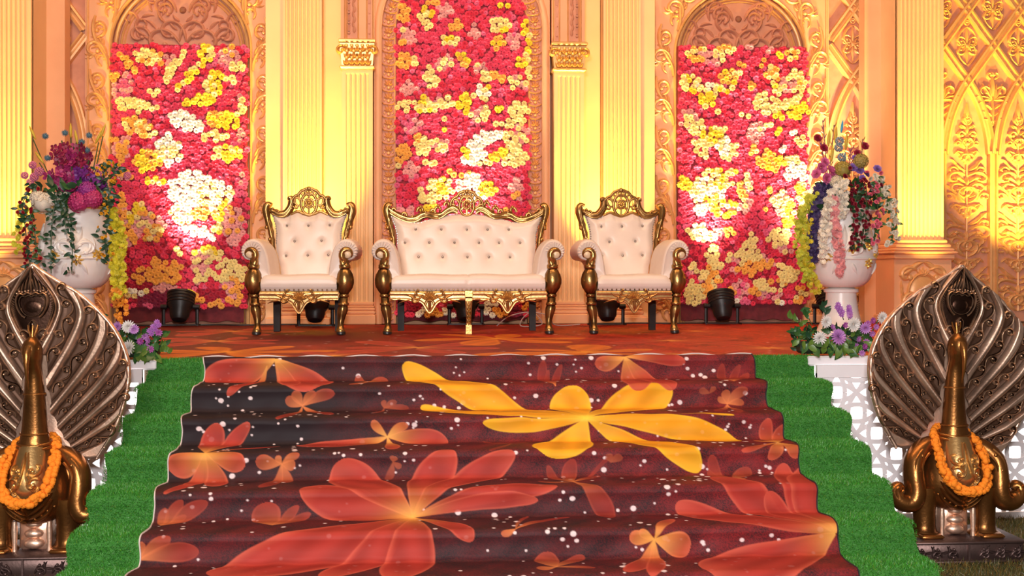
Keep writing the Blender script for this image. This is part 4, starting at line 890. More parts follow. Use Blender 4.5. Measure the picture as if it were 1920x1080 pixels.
# ------------------------------------------------------------------ backlit fretwork screens on the stage front
def screen(label, x0, x1):
    xm = (x0 + x1) / 2; w = x1 - x0; H = Z0 - .05
    t = thing('fretwork_screen', label, 'screen', (xm, YF - .05, 0), group='backlit fretwork screens')
    b = MB(); b.box((0, .035, H / 2 + .01), (w, .006, H - .02)); b.build('light_panel', M['light'], t, smooth=False)
    fr = MB(); fr.box((0, 0, H - .03), (w, .03, .075)); fr.box((0, 0, .02), (w, .03, .04)); fr.box((-w / 2 + .01, 0, H / 2), (.02, .029, H - .08)); fr.box((w / 2 - .01, 0, H / 2), (.02, .029, H - .08)); fr.build('screen_frame', M['white'], t, smooth=False)
    f = MB(); a = .25; r = a * .71; bw = .0135
    def ring(cx, cz, r, yo):
        pts = [(cx + r * math.cos(2 * PI * i / 30), cz + r * math.sin(2 * PI * i / 30)) for i in range(31)]
        run = []
        for p in pts + [None]:
            if p and abs(p[0]) < w / 2 - .012 and .02 < p[1] < H - .04: run.append(p)
            else:
                if len(run) > 2: f.ridge(run, bw, .011, yo, ((-1, -.5), (-1, .45), (1, .45), (1, -.5)))
                run = []
    nx = int(w / a) + 2
    for i in range(-1, nx + 1):
        for j in range(-1, 6):
            for o in (0, .5): ring(-w / 2 + a * (i + o), a * (j + o) + .03, r, .0008 * (i % 2) + .0016 * (j % 2) + .0032 * (o > 0))
    f.build('fretwork', M['white'], t, smooth=False, recalc=False)
screen('white backlit fretwork screen behind the left peacock', -4.4, -1.97)
screen('white backlit fretwork screen behind the right peacock', 2.04, 4.6)
# ================================================================== THRONES
def throne_set(w2, sofa):
    """parts of a carved throne about its centre on the floor, front towards -y; w2 widens it sideways for the sofa"""
    P = {}
    sx = lambda x: x + (w2 if x > 0 else -w2)
    FY = -.30
    # --- seat: padded, rolled front edge
    hw = .305 + w2
    def seat(u, v):
        x = (u - .5) * 2 * hw; a = v * 1.0
        sec = [(-.315, .345), (-.335, .37), (-.343, .40), (-.338, .435), (-.318, .460), (-.28, .471), (-.15, .474), (.0, .470), (.15, .462), (.28, .455)]
        f = a * (len(sec) - 1); i = min(int(f), len(sec) - 2); q = f - i
        y = sec[i][0] * (1 - q) + sec[i + 1][0] * q; z = sec[i][1] * (1 - q) + sec[i + 1][1] * q
        ed = min(1, min(u, 1 - u) * 2 * hw / .05); z -= (1 - ed) ** 2 * .03 * (a > .25)
        if sofa: z -= .006 * math.exp(-(x / .012) ** 2); y += .006 * math.exp(-(x / .012) ** 2) * (a < .5)
        z += .004 * math.sin(x * 14) * (a > .3)
        return (x, y, z)
    m = MB(); m.grid(seat, 60 if sofa else 36, 27); m.box((0, -.02, .38), (2 * hw, .58, .10)); P['seat'] = m.mesh('seat', M['leather'], angle=60)
    # --- back upholstery with buttons
    if sofa:
        top = [(0, .966), (.08, .975), (.16, .966), (.28, .945), (.36, .925), (.42, .908), (.50, .912), (.57, .928), (.62, .952), (.665, .975)]
        btn = [(sx_, z) for z, xs in ((.846, (-.444, -.222, 0, .18, .366)), (.735, (-.535, -.325, -.108, .105, .28, .464)), (.615, (-.418, -.21, .004, .19, .374))) for sx_ in xs]
        sidex = [(.48, .70), (.56, .66), (.64, .62), (.72, .605), (.80, .608), (.86, .622), (.92, .645), (.975, .665)]
    else:
        top = [(0, .957), (.05, .968), (.10, .992), (.15, .975), (.19, .952), (.23, .945), (.27, .955), (.33, .985)]
        btn = [(-.183, .875), (0, .875), (.183, .88), (-.115, .745), (.115, .75), (-.185, .625), (.0, .628), (.175, .632)]
        sidex = [(.45, .225), (.52, .235), (.60, .255), (.68, .275), (.74, .28), (.80, .278), (.87, .287), (.93, .305), (.985, .33)]
    sidex = [(z, x) for z, x in sidex]
    if sofa: sidex = [(.45, .58), (.56, .585), (.64, .595), (.72, .605), (.80, .608), (.86, .622), (.92, .645), (.975, .668)]
    def lerp(T_, q):
        if q <= T_[0][0]: return T_[0][1]
        for a, b in zip(T_, T_[1:]):
            if q <= b[0]: k = (q - a[0]) / (b[0] - a[0]); k = k * k * (3 - 2 * k); return a[1] * (1 - k) + b[1] * k
        return T_[-1][1]
    yb = lambda z: .20 + (z - .45) * .16
    xt = top[-1][0]
    def back(u, v):
        q = (u - .5) * 2; zt = lerp(top, abs(q) * xt); z = .44 + (zt - .44) * v
        x = q * lerp(sidex, z); 
        e = min(1, (1 - abs(q)) * lerp(sidex, z) / .07, (zt - z) / .07 + .0); y = yb(z) - .045 * math.sin(max(e, 0) * PI / 2) - .012 * (1 - q * q)
        for bx, bz in btn:
            d = math.hypot(x - bx, z - bz); y += .020 * math.exp(-(d / .022) ** 2) + .006 * math.exp(-(d / .06) ** 2)
        return (x, y, z)
    m = MB(); m.grid(back, 120 if sofa else 72, 54); P['backrest'] = m.mesh('backrest', M['leather'], angle=0)
    m = MB()
    def rear(u, v):
        q = (u - .5) * 2; zt = lerp(top, abs(q) * xt); z = .25 + (zt - .25) * v; return (q * lerp(sidex, max(z, .45)), yb(z) + .035, z)
    m.grid(rear, 30, 12); P['back_panel'] = m.mesh('back_panel', M['leather_s'])
    m = MB(); m.ball((0, 0, 0), .011, 8, 5, sy=.6); P['button'] = m.mesh('button', M['button']); P['_btn'] = [(x, yb(z) - .045 - .012 * (1 - (x / .6) ** 2) + .016, z) for x, z in btn]
    # --- brass nails along seat front, back edge and arm fronts
    m = MB(); n = int(2 * hw / .036)
    for i in range(n + 1): m.ball((-hw + 2 * hw * i / n, -.340, .352), .0068, 6, 3)
    P['seat_nail_row'] = m.mesh('seat_nail_row', M['nail'])
    m = MB()
    for s in (-1, 1):
        for i in range(13): z = .73 + .24 * i / 12; m.ball((s * (lerp(sidex, z) - .004), yb(z) - .012, z), .006, 6, 3)
    k = int(2 * xt / .03)
    for i in range(1, k):
        x = -xt + 2 * xt * i / k; z = lerp(top, abs(x)); m.ball((x, yb(z) - .014, z - .010), .005, 6, 3)
    P['back_nail_row'] = m.mesh('back_nail_row', M['button'])
    # --- carved back frame
    m = MB()
    for s in (-1, 1):
        pts = catmull([(s * (.31 + w2), yb(.68) + .01, .66), (s * (.315 + w2), yb(.74) + .01, .74), (s * (.325 + w2), yb(.82), .82), (s * (.345 + w2), yb(.88), .885), (s * (.362 + w2), yb(.95) - .005, .95), (s * (.372 + w2), yb(1.02) - .01, 1.015), (s * (.358 + w2), yb(1.05) - .01, 1.048), (s * (.333 + w2), yb(1.04) - .01, 1.035)], 5)
        rr = [.024 + .012 * math.exp(-((p[2] - 1.0) / .06) ** 2) + .006 * math.exp(-((p[2] - .88) / .03) ** 2) - .003 * math.sin(p[2] * 90) * (p[2] < .9) for p in pts]
        m.tube(pts, rr, 10, (1.0, 1.1))
        for z in (.86, .76): m.ball((s * (.36 + w2 - .03 * (z < .8)), yb(z) - .015, z), .018, 8, 5)
        pts2 = [(p[0] - s * .006, p[1] - .036, p[2]) for p in pts[3:-4]]; m.tube(pts2, .008, 6)
    if not sofa:
        for s in (-1, 1):
            pts = catmull([(s * .345, .285, 1.01), (s * .30, .283, .985), (s * .255, .28, .967), (s * .205, .28, .975), (s * .165, .283, 1.02), (s * .150, .285, 1.065), (s * .155, .285, 1.095), (s * .168, .283, 1.10), (s * .172, .28, 1.088)], 6)
            rr = taper(len(pts), .034, .2, .4, .42); m.tube(pts, rr, 10, (1.0, .9))
            m.tube([(p[0], p[1] - .032, p[2] + .008) for p in pts[4:-6]], .008, 6); m.tube([(p[0], p[1] - .026, p[2] - .018) for p in pts[4:-10]], .006, 6)
            for (x, z) in ((.31, 1.015), (.275, 1.002), (.262, .99)): m.ball((s * x, .262, z), .013, 8, 4)
            pts = catmull([(s * .16, .27, .965), (s * .10, .268, .992), (s * .05, .268, .975), (0, .268, .958)], 6); m.tube(pts, .013, 8)
    else:
        for s in (-1, 1):
            W_ = [(.685, 1.01), (.63, .975), (.57, .945), (.50, .925), (.44, .932), (.385, .962), (.33, .968), (.27, .955), (.22, .965), (.17, 1.0), (.12, 1.02), (.08, 1.0)]
            pts = catmull([(s * x, .285 - .01 * (x < .3), z) for x, z in W_], 5); m.tube(pts, [.032 + .004 * math.sin(p[0] * 40) for p in pts], 10, (1, .9))
            m.tube([(p[0], p[1] - .03, p[2] + .012) for p in pts], .008, 6); m.tube([(p[0], p[1] - .026, p[2] - .018) for p in pts], .006, 6)
            for (x, z, r0, a0, a1) in ((.40, 1.005, .035, -.3, 4.6), (.55, .965, .028, 3.4, -1), (.245, 1.01, .034, -.2, 4.5), (.17, 1.055, .028, -.4, 4.6), (.30, .995, .026, 3.5, -1.2), (.64, 1.005, .022, 3, -1)):
                sp = [(s * px, .272, pz) for px, pz in spiral(x, z, r0, .006, a0, a1, 16)]; m.tube(sp, taper(16, .013, 0, .3, .5), 7)
            for (x, z) in ((.40, 1.035), (.36, .99), (.25, 1.045), (.475, .95), (.17, 1.085)): m.ball((s * x, .262, z), .015, 8, 4)
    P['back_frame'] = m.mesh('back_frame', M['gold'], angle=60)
    # --- openwork crest: rosette, rings and shell loops
    m = MB(); cz = 1.055 if not sofa else 1.045; k = 1.0 if not sofa else .93; cy = .268
    ringp = lambda x, z, rx, rz, n=18, t=0: [(x + rx * math.cos(a) * math.cos(t) - rz * math.sin(a) * math.sin(t), cy, z + rx * math.cos(a) * math.sin(t) + rz * math.sin(a) * math.cos(t)) for a in [2 * PI * i / n for i in range(n)]]
    m.tube(ringp(0, cz, .068 * k, .090 * k, 24), .0125, 8, closed=True); m.tube(ringp(0, cz + .008, .036, .036), .011, 8, closed=True)
    m.ball((0, cy - .008, cz + .008), .018, 10, 6)
    for i in range(8): a = 2 * PI * i / 8; m.ball((.026 * math.cos(a), cy - .01, cz + .008 + .026 * math.sin(a)), .010, 7, 4)
    for i in range(6): a = PI / 6 + 2 * PI * i / 6; m.tube([(.036 * math.cos(a), cy, cz + .008 + .036 * math.sin(a)), (.066 * k * math.cos(a), cy, cz + .085 * k * math.sin(a))], .010, 6)
    for s in (-1, 1):
        for (x, z, rx, rz, t) in ((.098, 1.075, .022, .036, -.5), (.125, 1.045, .016, .032, -.9), (.070, 1.118, .018, .03, -.25), (.052, 1.150, .014, .024, -.6)):
            m.tube(ringp(s * x * k, cz - 1.055 + z, rx, rz, 16, s * t), .0095, 7, closed=True)
        pts = catmull([(s * .150, cy, cz - .04), (s * .152, cy, cz + .02), (s * .125, cy, cz + .062), (s * .092, cy, cz + .078), (s * .075, cy, cz + .10), (s * .045, cy, cz + .118), (0, cy, cz + .135 * k)], 4); m.tube([(p[0] * k, p[1], p[2]) for p in pts], .0125, 8)
    m.tube(ringp(0, cz + .098 * k, .034, .022), .011, 8, closed=True); m.ball((0, cy, cz + .128 * k), .020, 10, 6); m.ball((0, cy - .006, cz + .098 * k), .011, 8, 5)
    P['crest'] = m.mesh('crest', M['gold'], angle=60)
    # --- padded arm rolls
    for s, nm in ((-1, 'l'), (1, 'r')):
        sec = catmull([(-.225, .42), (-.236, .50), (-.252, .60), (-.282, .685), (-.33, .735), (-.385, .748), (-.435, .728), (-.468, .68), (-.466, .63), (-.44, .592), (-.40, .58), (-.365, .57), (-.335, .52), (-.325, .42)], 3)
        m = MB(); n = len(sec); cx0, cz0 = -.36, .63; ys = [(-.285, .55), (-.30, .86), (-.292, .97), (-.27, 1.0), (-.10, 1.0), (.08, .98), (.20, .96), (.215, .5)]
        vs = []
        for j, (y, kk) in enumerate(ys):
            for (x, z) in sec: vs.append((s * (-(cx0 + (x - cx0) * kk) + w2), y, cz0 + (z - cz0) * kk + (.012 * math.sin((y + .3) * 5) if y < .1 else 0)))
        fs = [(j * n + i, j * n + (i + 1) % n, (j + 1) * n + (i + 1) % n, (j + 1) * n + i) for j in range(len(ys) - 1) for i in range(n)]
        fs += [tuple(range(n)), tuple(range(len(ys) * n - 1, (len(ys) - 1) * n - 1, -1))]
        m.add(vs, fs)
        for i in range(12):   # pleats of the leather gathered round the front of the roll
            a = -.5 + 3.6 * i / 11; c_, s_ = math.cos(a), math.sin(a); m.tube([(s * (.392 + w2 + c_ * .045), -.300, .652 + s_ * .045), (s * (.392 + w2 + c_ * .068), -.303, .655 + s_ * .066), (s * (.392 + w2 + c_ * .080), -.290, .655 + s_ * .078)], [.003, .006, .003], 5)
        P['armrest_' + nm] = m.mesh('armrest', M['leather'], angle=50)
        # gold front post: volute, collars, gadrooned bulb, cabriole leg
        m = MB(); yv = FY - .018
        pts = [(s * (px + w2), yv - .004 * i / 5, pz) for i, (px, pz) in enumerate([(.392 + .034 * math.cos(a) * r, .628 + .034 * math.sin(a) * r) for a, r in [(-.6 + 4.6 * i / 15, .75 + .75 * i / 15) for i in range(16)]])]
        pts += [(s * (.352 + w2), yv, .60), (s * (.350 + w2), yv, .575), (s * (.358 + w2), yv, .55)]
        m.tube(pts, [.014 + .012 * min(1, i / 9) for i in range(len(pts))], 9, (1, 1.2))
        off = lambda z: (s * (w2 + (.362 + .012 * math.exp(-((z - .42) / .08) ** 2) - .022 * max(0, min(1, (.32 - z) / .2)) - .004 * math.sin(z * 20))), FY + .005 - .03 * math.exp(-((z - .03) / .06) ** 2))
        gad = lambda a, z: 1 + (.05 * math.cos(12 * a) if .35 < z < .50 else 0) + (.04 * math.cos(8 * a) if .10 < z < .24 else 0)
        prof = [(.018, .0), (.032, .006), (.036, .022), (.036, .04), (.030, .052), (.026, .062), (.024, .08), (.027, .11), (.034, .15), (.041, .185), (.040, .21), (.034, .225), (.043, .232), (.043, .246), (.034, .252), (.034, .285), (.030, .29), (.040, .297), (.040, .310), (.034, .318), (.046, .335), (.062, .365), (.070, .40), (.069, .435), (.060, .475), (.046, .505), (.038, .515), (.046, .520), (.046, .545), (.038, .552), (.036, .575), (.03, .60)]
        m.lathe(prof, 24, (0, 0, 0), gad, off=off)
        for i in range(5): a = -1.2 + .5 * i; m.tube([(s * (.352 + w2), yv - .025, .585 + .006 * i), (s * (.362 + w2 + .012 * math.cos(a)), yv - .032, .615 + .01 * math.sin(a) + .004 * i)], .005, 5)
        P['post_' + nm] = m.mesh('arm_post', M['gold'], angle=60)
        m = MB(); m.ball((0, 0, 0), .034, 14, 8, sy=.55); P['_disc'] = m.mesh('volute_disc', flat('pale_gold', (.85, .66, .42), .35))
        m = MB(); m.lathe([(.024, 0), (.037, .004), (.038, .02), (.033, .028)], 14, (0, 0, 0), off=lambda z: (s * (w2 + .34), FY - .026)); P['toe_' + nm] = m.mesh('toe', M['toe'])
    # --- front apron with shell
    m = MB(); cents = (-.32, .32) if sofa else (0,)
    def low(x):
        z = .272
        for c in cents: d = abs(x - c); z -= .072 * math.exp(-(d / .045) ** 2) + .030 * math.exp(-(d / .13) ** 2) + .006 * math.cos(d * 45) * math.exp(-(d / .15) ** 2)
        return z
    N = 96 if sofa else 56; X = [-hw - .01 + (2 * hw + .02) * i / N for i in range(N + 1)]
    outl = [(x, .343) for x in X] + [(x, low(x)) for x in reversed(X)]
    def ap(u, v):
        x = X[0] + (X[-1] - X[0]) * u; z = .343 + (low(x) - .343) * v; return (x, -.312 - .016 * math.sin(PI * min(1, v * 1.05)) - .006 * math.sin(v * 9), z)
    m.grid(ap, N, 8); m.grid(lambda u, v: (ap(u, v)[0], -.28, ap(u, v)[2]), N, 2)
    m.grid(lambda u, v: (X[0] + (X[-1] - X[0]) * u, -.312 + .032 * v, low(X[0] + (X[-1] - X[0]) * u)), N, 1)
    m.tube([(x, -.318, low(x) + .004) for x in X], .007, 6)
    for c in cents:
        for i in range(9): a = R(20 + 17.5 * i); leafp = clothoid(c + .016 * math.cos(a), .268 + .012 * math.sin(a), a, .058, 0, 6); m.ridge(leafp, [.003, .006, .008, .009, .008, .003], [.01, .014, .017, .018, .016, .006], -.324)
        for r_, w_ in ((.040, .0055), (.027, .005)): m.ridge([(c + r_ * math.cos(a), .236 + r_ * 1.0 * math.sin(a)) for a in [R(-10 + 200 * i / 14) for i in range(15)]], w_, .018, -.322)
        m.ridge([(c, .265), (c, .24), (c, .205), (c, .192)], [.008, .016, .012, .003], [.016, .024, .02, .01], -.322)
        for s in (-1, 1):
            for i in range(3): scroll(m, c + s * (.05 + .016 * i), .315 - .02 * i, R(90 - s * (118 + 12 * i)), .10, s * 3.4, .0095, .016, 10, y0=-.322)
            leaf(m, c + s * .10, .285, R(90 - s * 80), .12, s * .5, .013, .014, y0=-.32); leaf(m, c + s * .14, .275, R(90 - s * 95), .12, -s * .4, .010, .012, y0=-.316)
    P['apron'] = m.mesh('apron', M['gold_l'], angle=60)
    m = MB(); m.box((0, 0, .14), (.055, .05, .28), taper=1.1); P['rear_leg'] = m.mesh('rear_leg', M['darkwood'], smooth=False)
    if sofa:
        m = MB(); m.box((0, -.31, .318), (.068, .05, .06), bev=.006); m.box((0, -.31, .272), (.062, .045, .035), bev=.006); m.lathe([(.024, .07), (.022, .10), (.025, .16), (.030, .22), (.032, .262)], 4 * 4, (0, -.31, 0), lambda a, z: 1 + .12 * math.cos(4 * a) * -1); m.box((0, -.31, .055), (.056, .045, .05), bev=.008); m.box((0, -.31, .018), (.05, .042, .036))
        for s in (-1, 1):
            for i in range(5): leaf(m, s * .002, .08 + .034 * i, R(90 - s * 30), .04, s * .4, .007, .008, y0=-.333)
        m.ridge([(0, .07), (0, .26)], .005, .008, -.333)
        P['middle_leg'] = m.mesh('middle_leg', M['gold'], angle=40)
    return P
def place_throne(P, name, label, cat, loc, rz, group, w2, rear_x):
    t = thing(name, label, cat, loc, rz, group)
    s_ = link('seat', P['seat'], t); tag(link('seat_nail_row', P['seat_nail_row'], s_), kind='stuff')
    b = link('backrest', P['backrest'], t); link('back_panel', P['back_panel'], t); tag(link('back_nail_row', P['back_nail_row'], b), kind='stuff')
    for p in P['_btn']: link('button', P['button'], b, p)
    f = link('back_frame', P['back_frame'], t); link('crest', P['crest'], f)
    for nm, s in (('l', -1), ('r', 1)):
        link('armrest', P['armrest_' + nm], t); q = link('arm_post', P['post_' + nm], t); link('volute_disc', P['_disc'], q, (s * (.394 + w2), -.332, .655)); link('toe', P['toe_' + nm], q)
        link('rear_leg', P['rear_leg'], t, (s * rear_x, .20, 0), (0, 0, 0))
    link('apron', P['apron'], t)
    if 'middle_leg' in P: link('middle_leg', P['middle_leg'], t)
    return t
PA = throne_set(0, False); PS = throne_set(.325, True)
ZS = Z0 + .008
for k_, v_ in list(PA.items()) + list(PS.items()):
    if not k_.startswith('_') and k_ != 'button': v_.transform(Matrix.Diagonal((1, 1, 1.04, 1)))
for P_ in (PA, PS): P_['_btn'] = [(x, y, z * 1.04) for x, y, z in P_['_btn']]
place_throne(PA, 'throne_armchair', 'cream leather and gold throne armchair left of the sofa', 'armchair', (-1.366, 9.37, ZS), R(-1.5), 'gold throne armchairs', 0, .262)
place_throne(PA, 'throne_armchair', 'cream leather and gold throne armchair right of the sofa', 'armchair', (1.372, 9.37, ZS), R(1), 'gold throne armchairs', 0, .262)
place_throne(PS, 'throne_sofa', 'cream leather and gold two-seat throne sofa in the middle of the stage', 'sofa', (.005, 9.37, ZS), 0, None, .325, .57)
# ================================================================== PEACOCK STATUES
FB = [[(0, 1.12), (.09, 1.25), (.112, 1.37), (.0, 1.548)], [(.053, 1.09), (.118, 1.24), (.140, 1.36), (.05, 1.515)], [(.058, .99), (.165, 1.175), (.212, 1.31), (.150, 1.445)], [(.063, .91), (.21, 1.14), (.262, 1.29), (.225, 1.395)],
      [(.073, .84), (.25, 1.07), (.318, 1.22), (.312, 1.31)], [(.078, .78), (.285, 1.02), (.365, 1.16), (.372, 1.238)], [(.098, .74), (.305, .955), (.395, 1.09), (.412, 1.17)], [(.108, .70), (.325, .905), (.42, 1.025), (.440, 1.10)],
      [(.123, .67), (.34, .86), (.435, .955), (.458, 1.02)], [(.138, .645), (.335, .795), (.425, .875), (.455, .93)], [(.153, .62), (.325, .735), (.405, .80), (.436, .845)], [(.163, .60), (.31, .675), (.375, .72), (.405, .755)],
      [(.172, .575), (.28, .61), (.33, .635), (.362, .665)], [(.175, .55), (.22, .545), (.25, .54), (.280, .545)]]
FBC = [catmull(b, 10) for b in FB]
def fan_y(x, z): return .065 - .03 * math.exp(-(x / .16) ** 2 - ((z - .75) / .30) ** 2) + .03 * max(0, z - 1.25)
def on(i, u):
    c = FBC[i]; f = u * (len(c) - 1); k = min(int(f), len(c) - 2); q = f - k; return (c[k][0] * (1 - q) + c[k + 1][0] * q, c[k][1] * (1 - q) + c[k + 1][1] * q)
def feather(i):
    """band between two ribs of the fan: even bands smooth and swelling, odd ones sunk and filled with running scrolls"""
    m = MB(); smooth = i % 2 == 0; nv = 12
    def fn(u, v):
        a, b = on(i, u), on(i + 1, u); x, z = a[0] * (1 - v) + b[0] * v, a[1] * (1 - v) + b[1] * v; w = math.hypot(a[0] - b[0], a[1] - b[1])
        if smooth: h = .55 * w * (max(0, math.sin(PI * v)) ** .7) + .004
        else: h = .010 * (math.exp(-(v / .07) ** 2) + math.exp(-((1 - v) / .07) ** 2)) + .004 * math.exp(-((v - .14) / .05) ** 2) + .004 * math.exp(-((v - .86) / .05) ** 2)
        return (x, fan_y(x, z) - min(h, .036), z)
    m.grid(fn, 40, nv)
    if smooth:
        P = [on(i, t / 30) for t in range(31)]; Q = [on(i + 1, t / 30) for t in range(31)]
        C = [(a[0] * .5 + b[0] * .5, a[1] * .5 + b[1] * .5) for a, b in zip(P, Q)]
    else:
        # running vine: a wavy stem down the middle of the band and one volute in every bend
        N = 200; C = []
        for q in range(N + 1):
            u = .04 + .86 * q / N; a, b = on(i, u), on(i + 1, u); C.append(((a[0] + b[0]) / 2, (a[1] + b[1]) / 2, min(max(math.hypot(a[0] - b[0], a[1] - b[1]), .018), .085)))
        D = [0.0]
        for p, q in zip(C, C[1:]): D.append(D[-1] + math.hypot(q[0] - p[0], q[1] - p[1]) / (.5 * (p[2] + q[2])))
        ph = D[-1] / max(2, round(D[-1] / 1.05)); stem = []; nxt = ph * .5; k = 0
        for q in range(1, N):
            tx, tz = C[q + 1][0] - C[q - 1][0], C[q + 1][1] - C[q - 1][1]; L = math.hypot(tx, tz) or 1e-6; nx_, nz_ = -tz / L, tx / L; w = C[q][2]; ang = math.atan2(tz, tx)
            o = .24 * w * math.sin(PI * D[q] / ph); stem.append((C[q][0] + nx_ * o, C[q][1] + nz_ * o))
            if D[q] >= nxt:
                s_ = 1 if k % 2 == 0 else -1; x0, z0 = C[q][0] + nx_ * o, C[q][1] + nz_ * o
                yy = fan_y(x0, z0) - .003
                scroll(m, C[q][0] + nx_ * o * 1.05, C[q][1] + nz_ * o * 1.05, ang - s_ * .15, w * 1.55, -s_ * 6.2, w * .085, .012 + w * .08, 18, y0=yy)
                leaf(m, C[q][0] - nx_ * o * .6, C[q][1] - nz_ * o * .6, ang - s_ * 1.0, w * .48, s_ * .9, w * .10, .016, y0=yy); leaf(m, C[q][0] - nx_ * o * .8, C[q][1] - nz_ * o * .8, ang - s_ * .2, w * .42, -s_ * .9, w * .09, .014, y0=yy)
                nxt += ph; k += 1
        m.ridge(stem[::3], [C[min(N, 1 + 3 * j)][2] * .075 for j in range(len(stem[::3]))], [.012] * len(stem[::3]), 0, depth=lambda x, z: fan_y(x, z) - .003)
    return m
def peacock_parts():
    P = {}
    P['feathers'] = [(i, feather(i)) for i in range(13)]
    o = [c[-1] for c in FB]; half = catmull([(0, 1.556)] + o[1:], 4); rim = half + [(.18, .535), (.10, .56)]
    ol = [(x, z) for x, z in rim] + [(-x, z) for x, z in reversed(rim) if x > 1e-6]
    m = MB(); n = len(ol); vs = [(x, fan_y(x, z) + d, z) for d in (.030, .048) for x, z in ol] + [(0, fan_y(0, 1.0) + .055, 1.0), (0, fan_y(0, 1.0) + .073, 1.0)]
    fs = [(i, (i + 1) % n, n + (i + 1) % n, n + i) for i in range(n)] + [(i, (i + 1) % n, 2 * n) for i in range(n)] + [(n + (i + 1) % n, n + i, 2 * n + 1) for i in range(n)]
    m.add(vs, fs)
    rp = [(x, fan_y(x, z) - .002, z) for x, z in half]; rp2 = [(-a, b, c) for a, b, c in rp]
    m.tube(rp, [.008 + .003 * math.sin(i * 2.1) for i in range(len(rp))], 7); m.tube(rp2, [.008 + .003 * math.sin(i * 2.1) for i in range(len(rp))], 7)
    for i in range(28, len(rp), 2):
        for s in (-1, 1): m.ball((s * rp[i][0], rp[i][1], rp[i][2] - .004), .009, 7, 4)
    P['fan'] = m
    # medallion: teardrop field, flame leaves, scalloped heart
    m = MB(); tear = FBC[0]
    def fld(u, v):
        a = on(0, v); x = a[0] * (u - .5) * 2; return (x, fan_y(x, a[1]) - .012 - .012 * (1 - ((u - .5) * 2) ** 2) * min(1, a[0] / .06), a[1])
    m.grid(fld, 16, 40); yh = lambda x, z: fan_y(x, z) - .020
    for s in (-1, 1):
        m.ridge([(s * x * .97, z) for x, z in tear[1:-1]], .007, .022, 0, depth=lambda x, z: fan_y(x, z) - .006)
        for t in range(26):   # barbs of the eye feather
            a = on(0, .08 + .72 * t / 26); leaf(m, s * a[0] * .76, a[1] - .006, R(90 - s * (38 + t)), .034, s * .5, .0055, .012, 6, y0=yh(a[0], a[1]) + .006)
        heart = [(0, 1.402), (.020, 1.412), (.040, 1.404), (.058, 1.408), (.074, 1.392), (.078, 1.365), (.070, 1.33), (.052, 1.30), (.035, 1.285)]
        H = [(s * x, z) for x, z in catmull(heart, 4)]; m.ridge(H, .008, .022, 0, depth=yh); H2 = [(x * .82, 1.34 + (z - 1.34) * .80) for x, z in H]; m.ridge(H2, .005, .016, 0, depth=yh)
        for x, z in H[::3][:6]: m.dome((x * 1.02, yh(x, z) - .01, z + .012), .006, .010, 6, 2)
        for k, (dx, L, a) in enumerate(((.016, .10, 88), (.034, .085, 84), (.052, .065, 78), (.068, .045, 70))): leaf(m, s * dx, 1.425 - .006 * k, R(90 + s * (a - 90) * -.2 + s * 8), L, s * .25, .0085, .020, y0=yh(dx, 1.44))
        scroll(m, s * .02, 1.20, R(90 - s * 30), .09, -s * 4.5, .006, .012, 12, y0=yh(0, 1.2)); scroll(m, s * .015, 1.16, R(90 - s * 60), .06, -s * 4, .005, .011, 10, y0=yh(0, 1.2))
    leaf(m, 0, 1.415, R(90), .125, 0, .012, .030, y0=yh(0, 1.45)); m.dome((0, yh(0, 1.335) + .004, 1.335), .046, .012, 18, 3, 1.1, .95)
    m.ridge([(.0525 * math.cos(a), 1.335 + .045 * math.sin(a)) for a in [R(180 + 180 * i / 14) for i in range(15)]], .004, .016, yh(0, 1.33))
    m.ridge([(-.014, 1.15), (-.014, 1.255), (0, 1.27), (.014, 1.255), (.014, 1.15)], .005, .022, yh(0, 1.2))
    for i in range(6): m.dome((0, yh(0, 1.2) - .004, 1.16 + .018 * i), .007, .014, 7, 2)
    P['medal'] = m
    # body, one continuous surface from belly to crown
    sec = catmull([(.235, .0, .03, .03), (.26, 0, .10, .085), (.31, .0, .155, .12), (.38, -.01, .178, .135), (.46, -.01, .172, .13), (.54, -.01, .145, .11), (.60, -.015, .105, .085), (.65, -.02, .080, .072), (.70, -.02, .066, .062), (.80, -.022, .056, .054), (.90, -.026, .049, .049), (1.0, -.034, .041, .043), (1.05, -.046, .039, .050), (1.09, -.056, .047, .060), (1.13, -.06, .048, .062), (1.165, -.06, .037, .048), (1.19, -.056, .016, .02)], 4)
    m = MB(); vs = []; n = 32
    for (z, cy, rx, ry) in sec:
        for i in range(n):
            a = 2 * PI * i / n; vs.append((rx * math.cos(a), cy + ry * math.sin(a), z))
    fs = [(k * n + i, k * n + (i + 1) % n, (k + 1) * n + (i + 1) % n, (k + 1) * n + i) for k in range(len(sec) - 1) for i in range(n)] + [tuple(range(n - 1, -1, -1)), tuple(range((len(sec) - 1) * n, len(sec) * n))]
    m.add(vs, fs)
    def fr(x, z):
        for a, b in zip(sec, sec[1:]):
            if a[0] <= z <= b[0]:
                q = (z - a[0]) / (b[0] - a[0]); cy, rx, ry = [a[j] * (1 - q) + b[j] * q for j in (1, 2, 3)]; return cy - ry * math.sqrt(max(0, 1 - (x / rx) ** 2))
        return 0
    for r_, z in ((.083, .635), (.080, .655)):
        m.tube([(r_ * math.cos(a), -.02 + r_ * .92 * math.sin(a), z - .012 * math.sin(a) * -1) for a in [2 * PI * i / 24 for i in range(24)]], .008, 7, closed=True)
    for s in (-1, 1):
        m.ball((s * .040, -.085, 1.130), .0085, 8, 6)
        for k in range(3): m.ridge([(s * x, z) for x, z in bez((.008, .262 + .022 * k), (.05, .275 + .03 * k), (.09, .30 + .035 * k), (.12, .345 + .036 * k), 10)], taper(10, .012, .2, .4), .022, 0, depth=fr)
        for k in range(4): m.ball((s * (.03 + .03 * k), fr(.03 + .03 * k, .285 + .015 * k) - .002, .283 + .02 * k), .008, 7, 4)
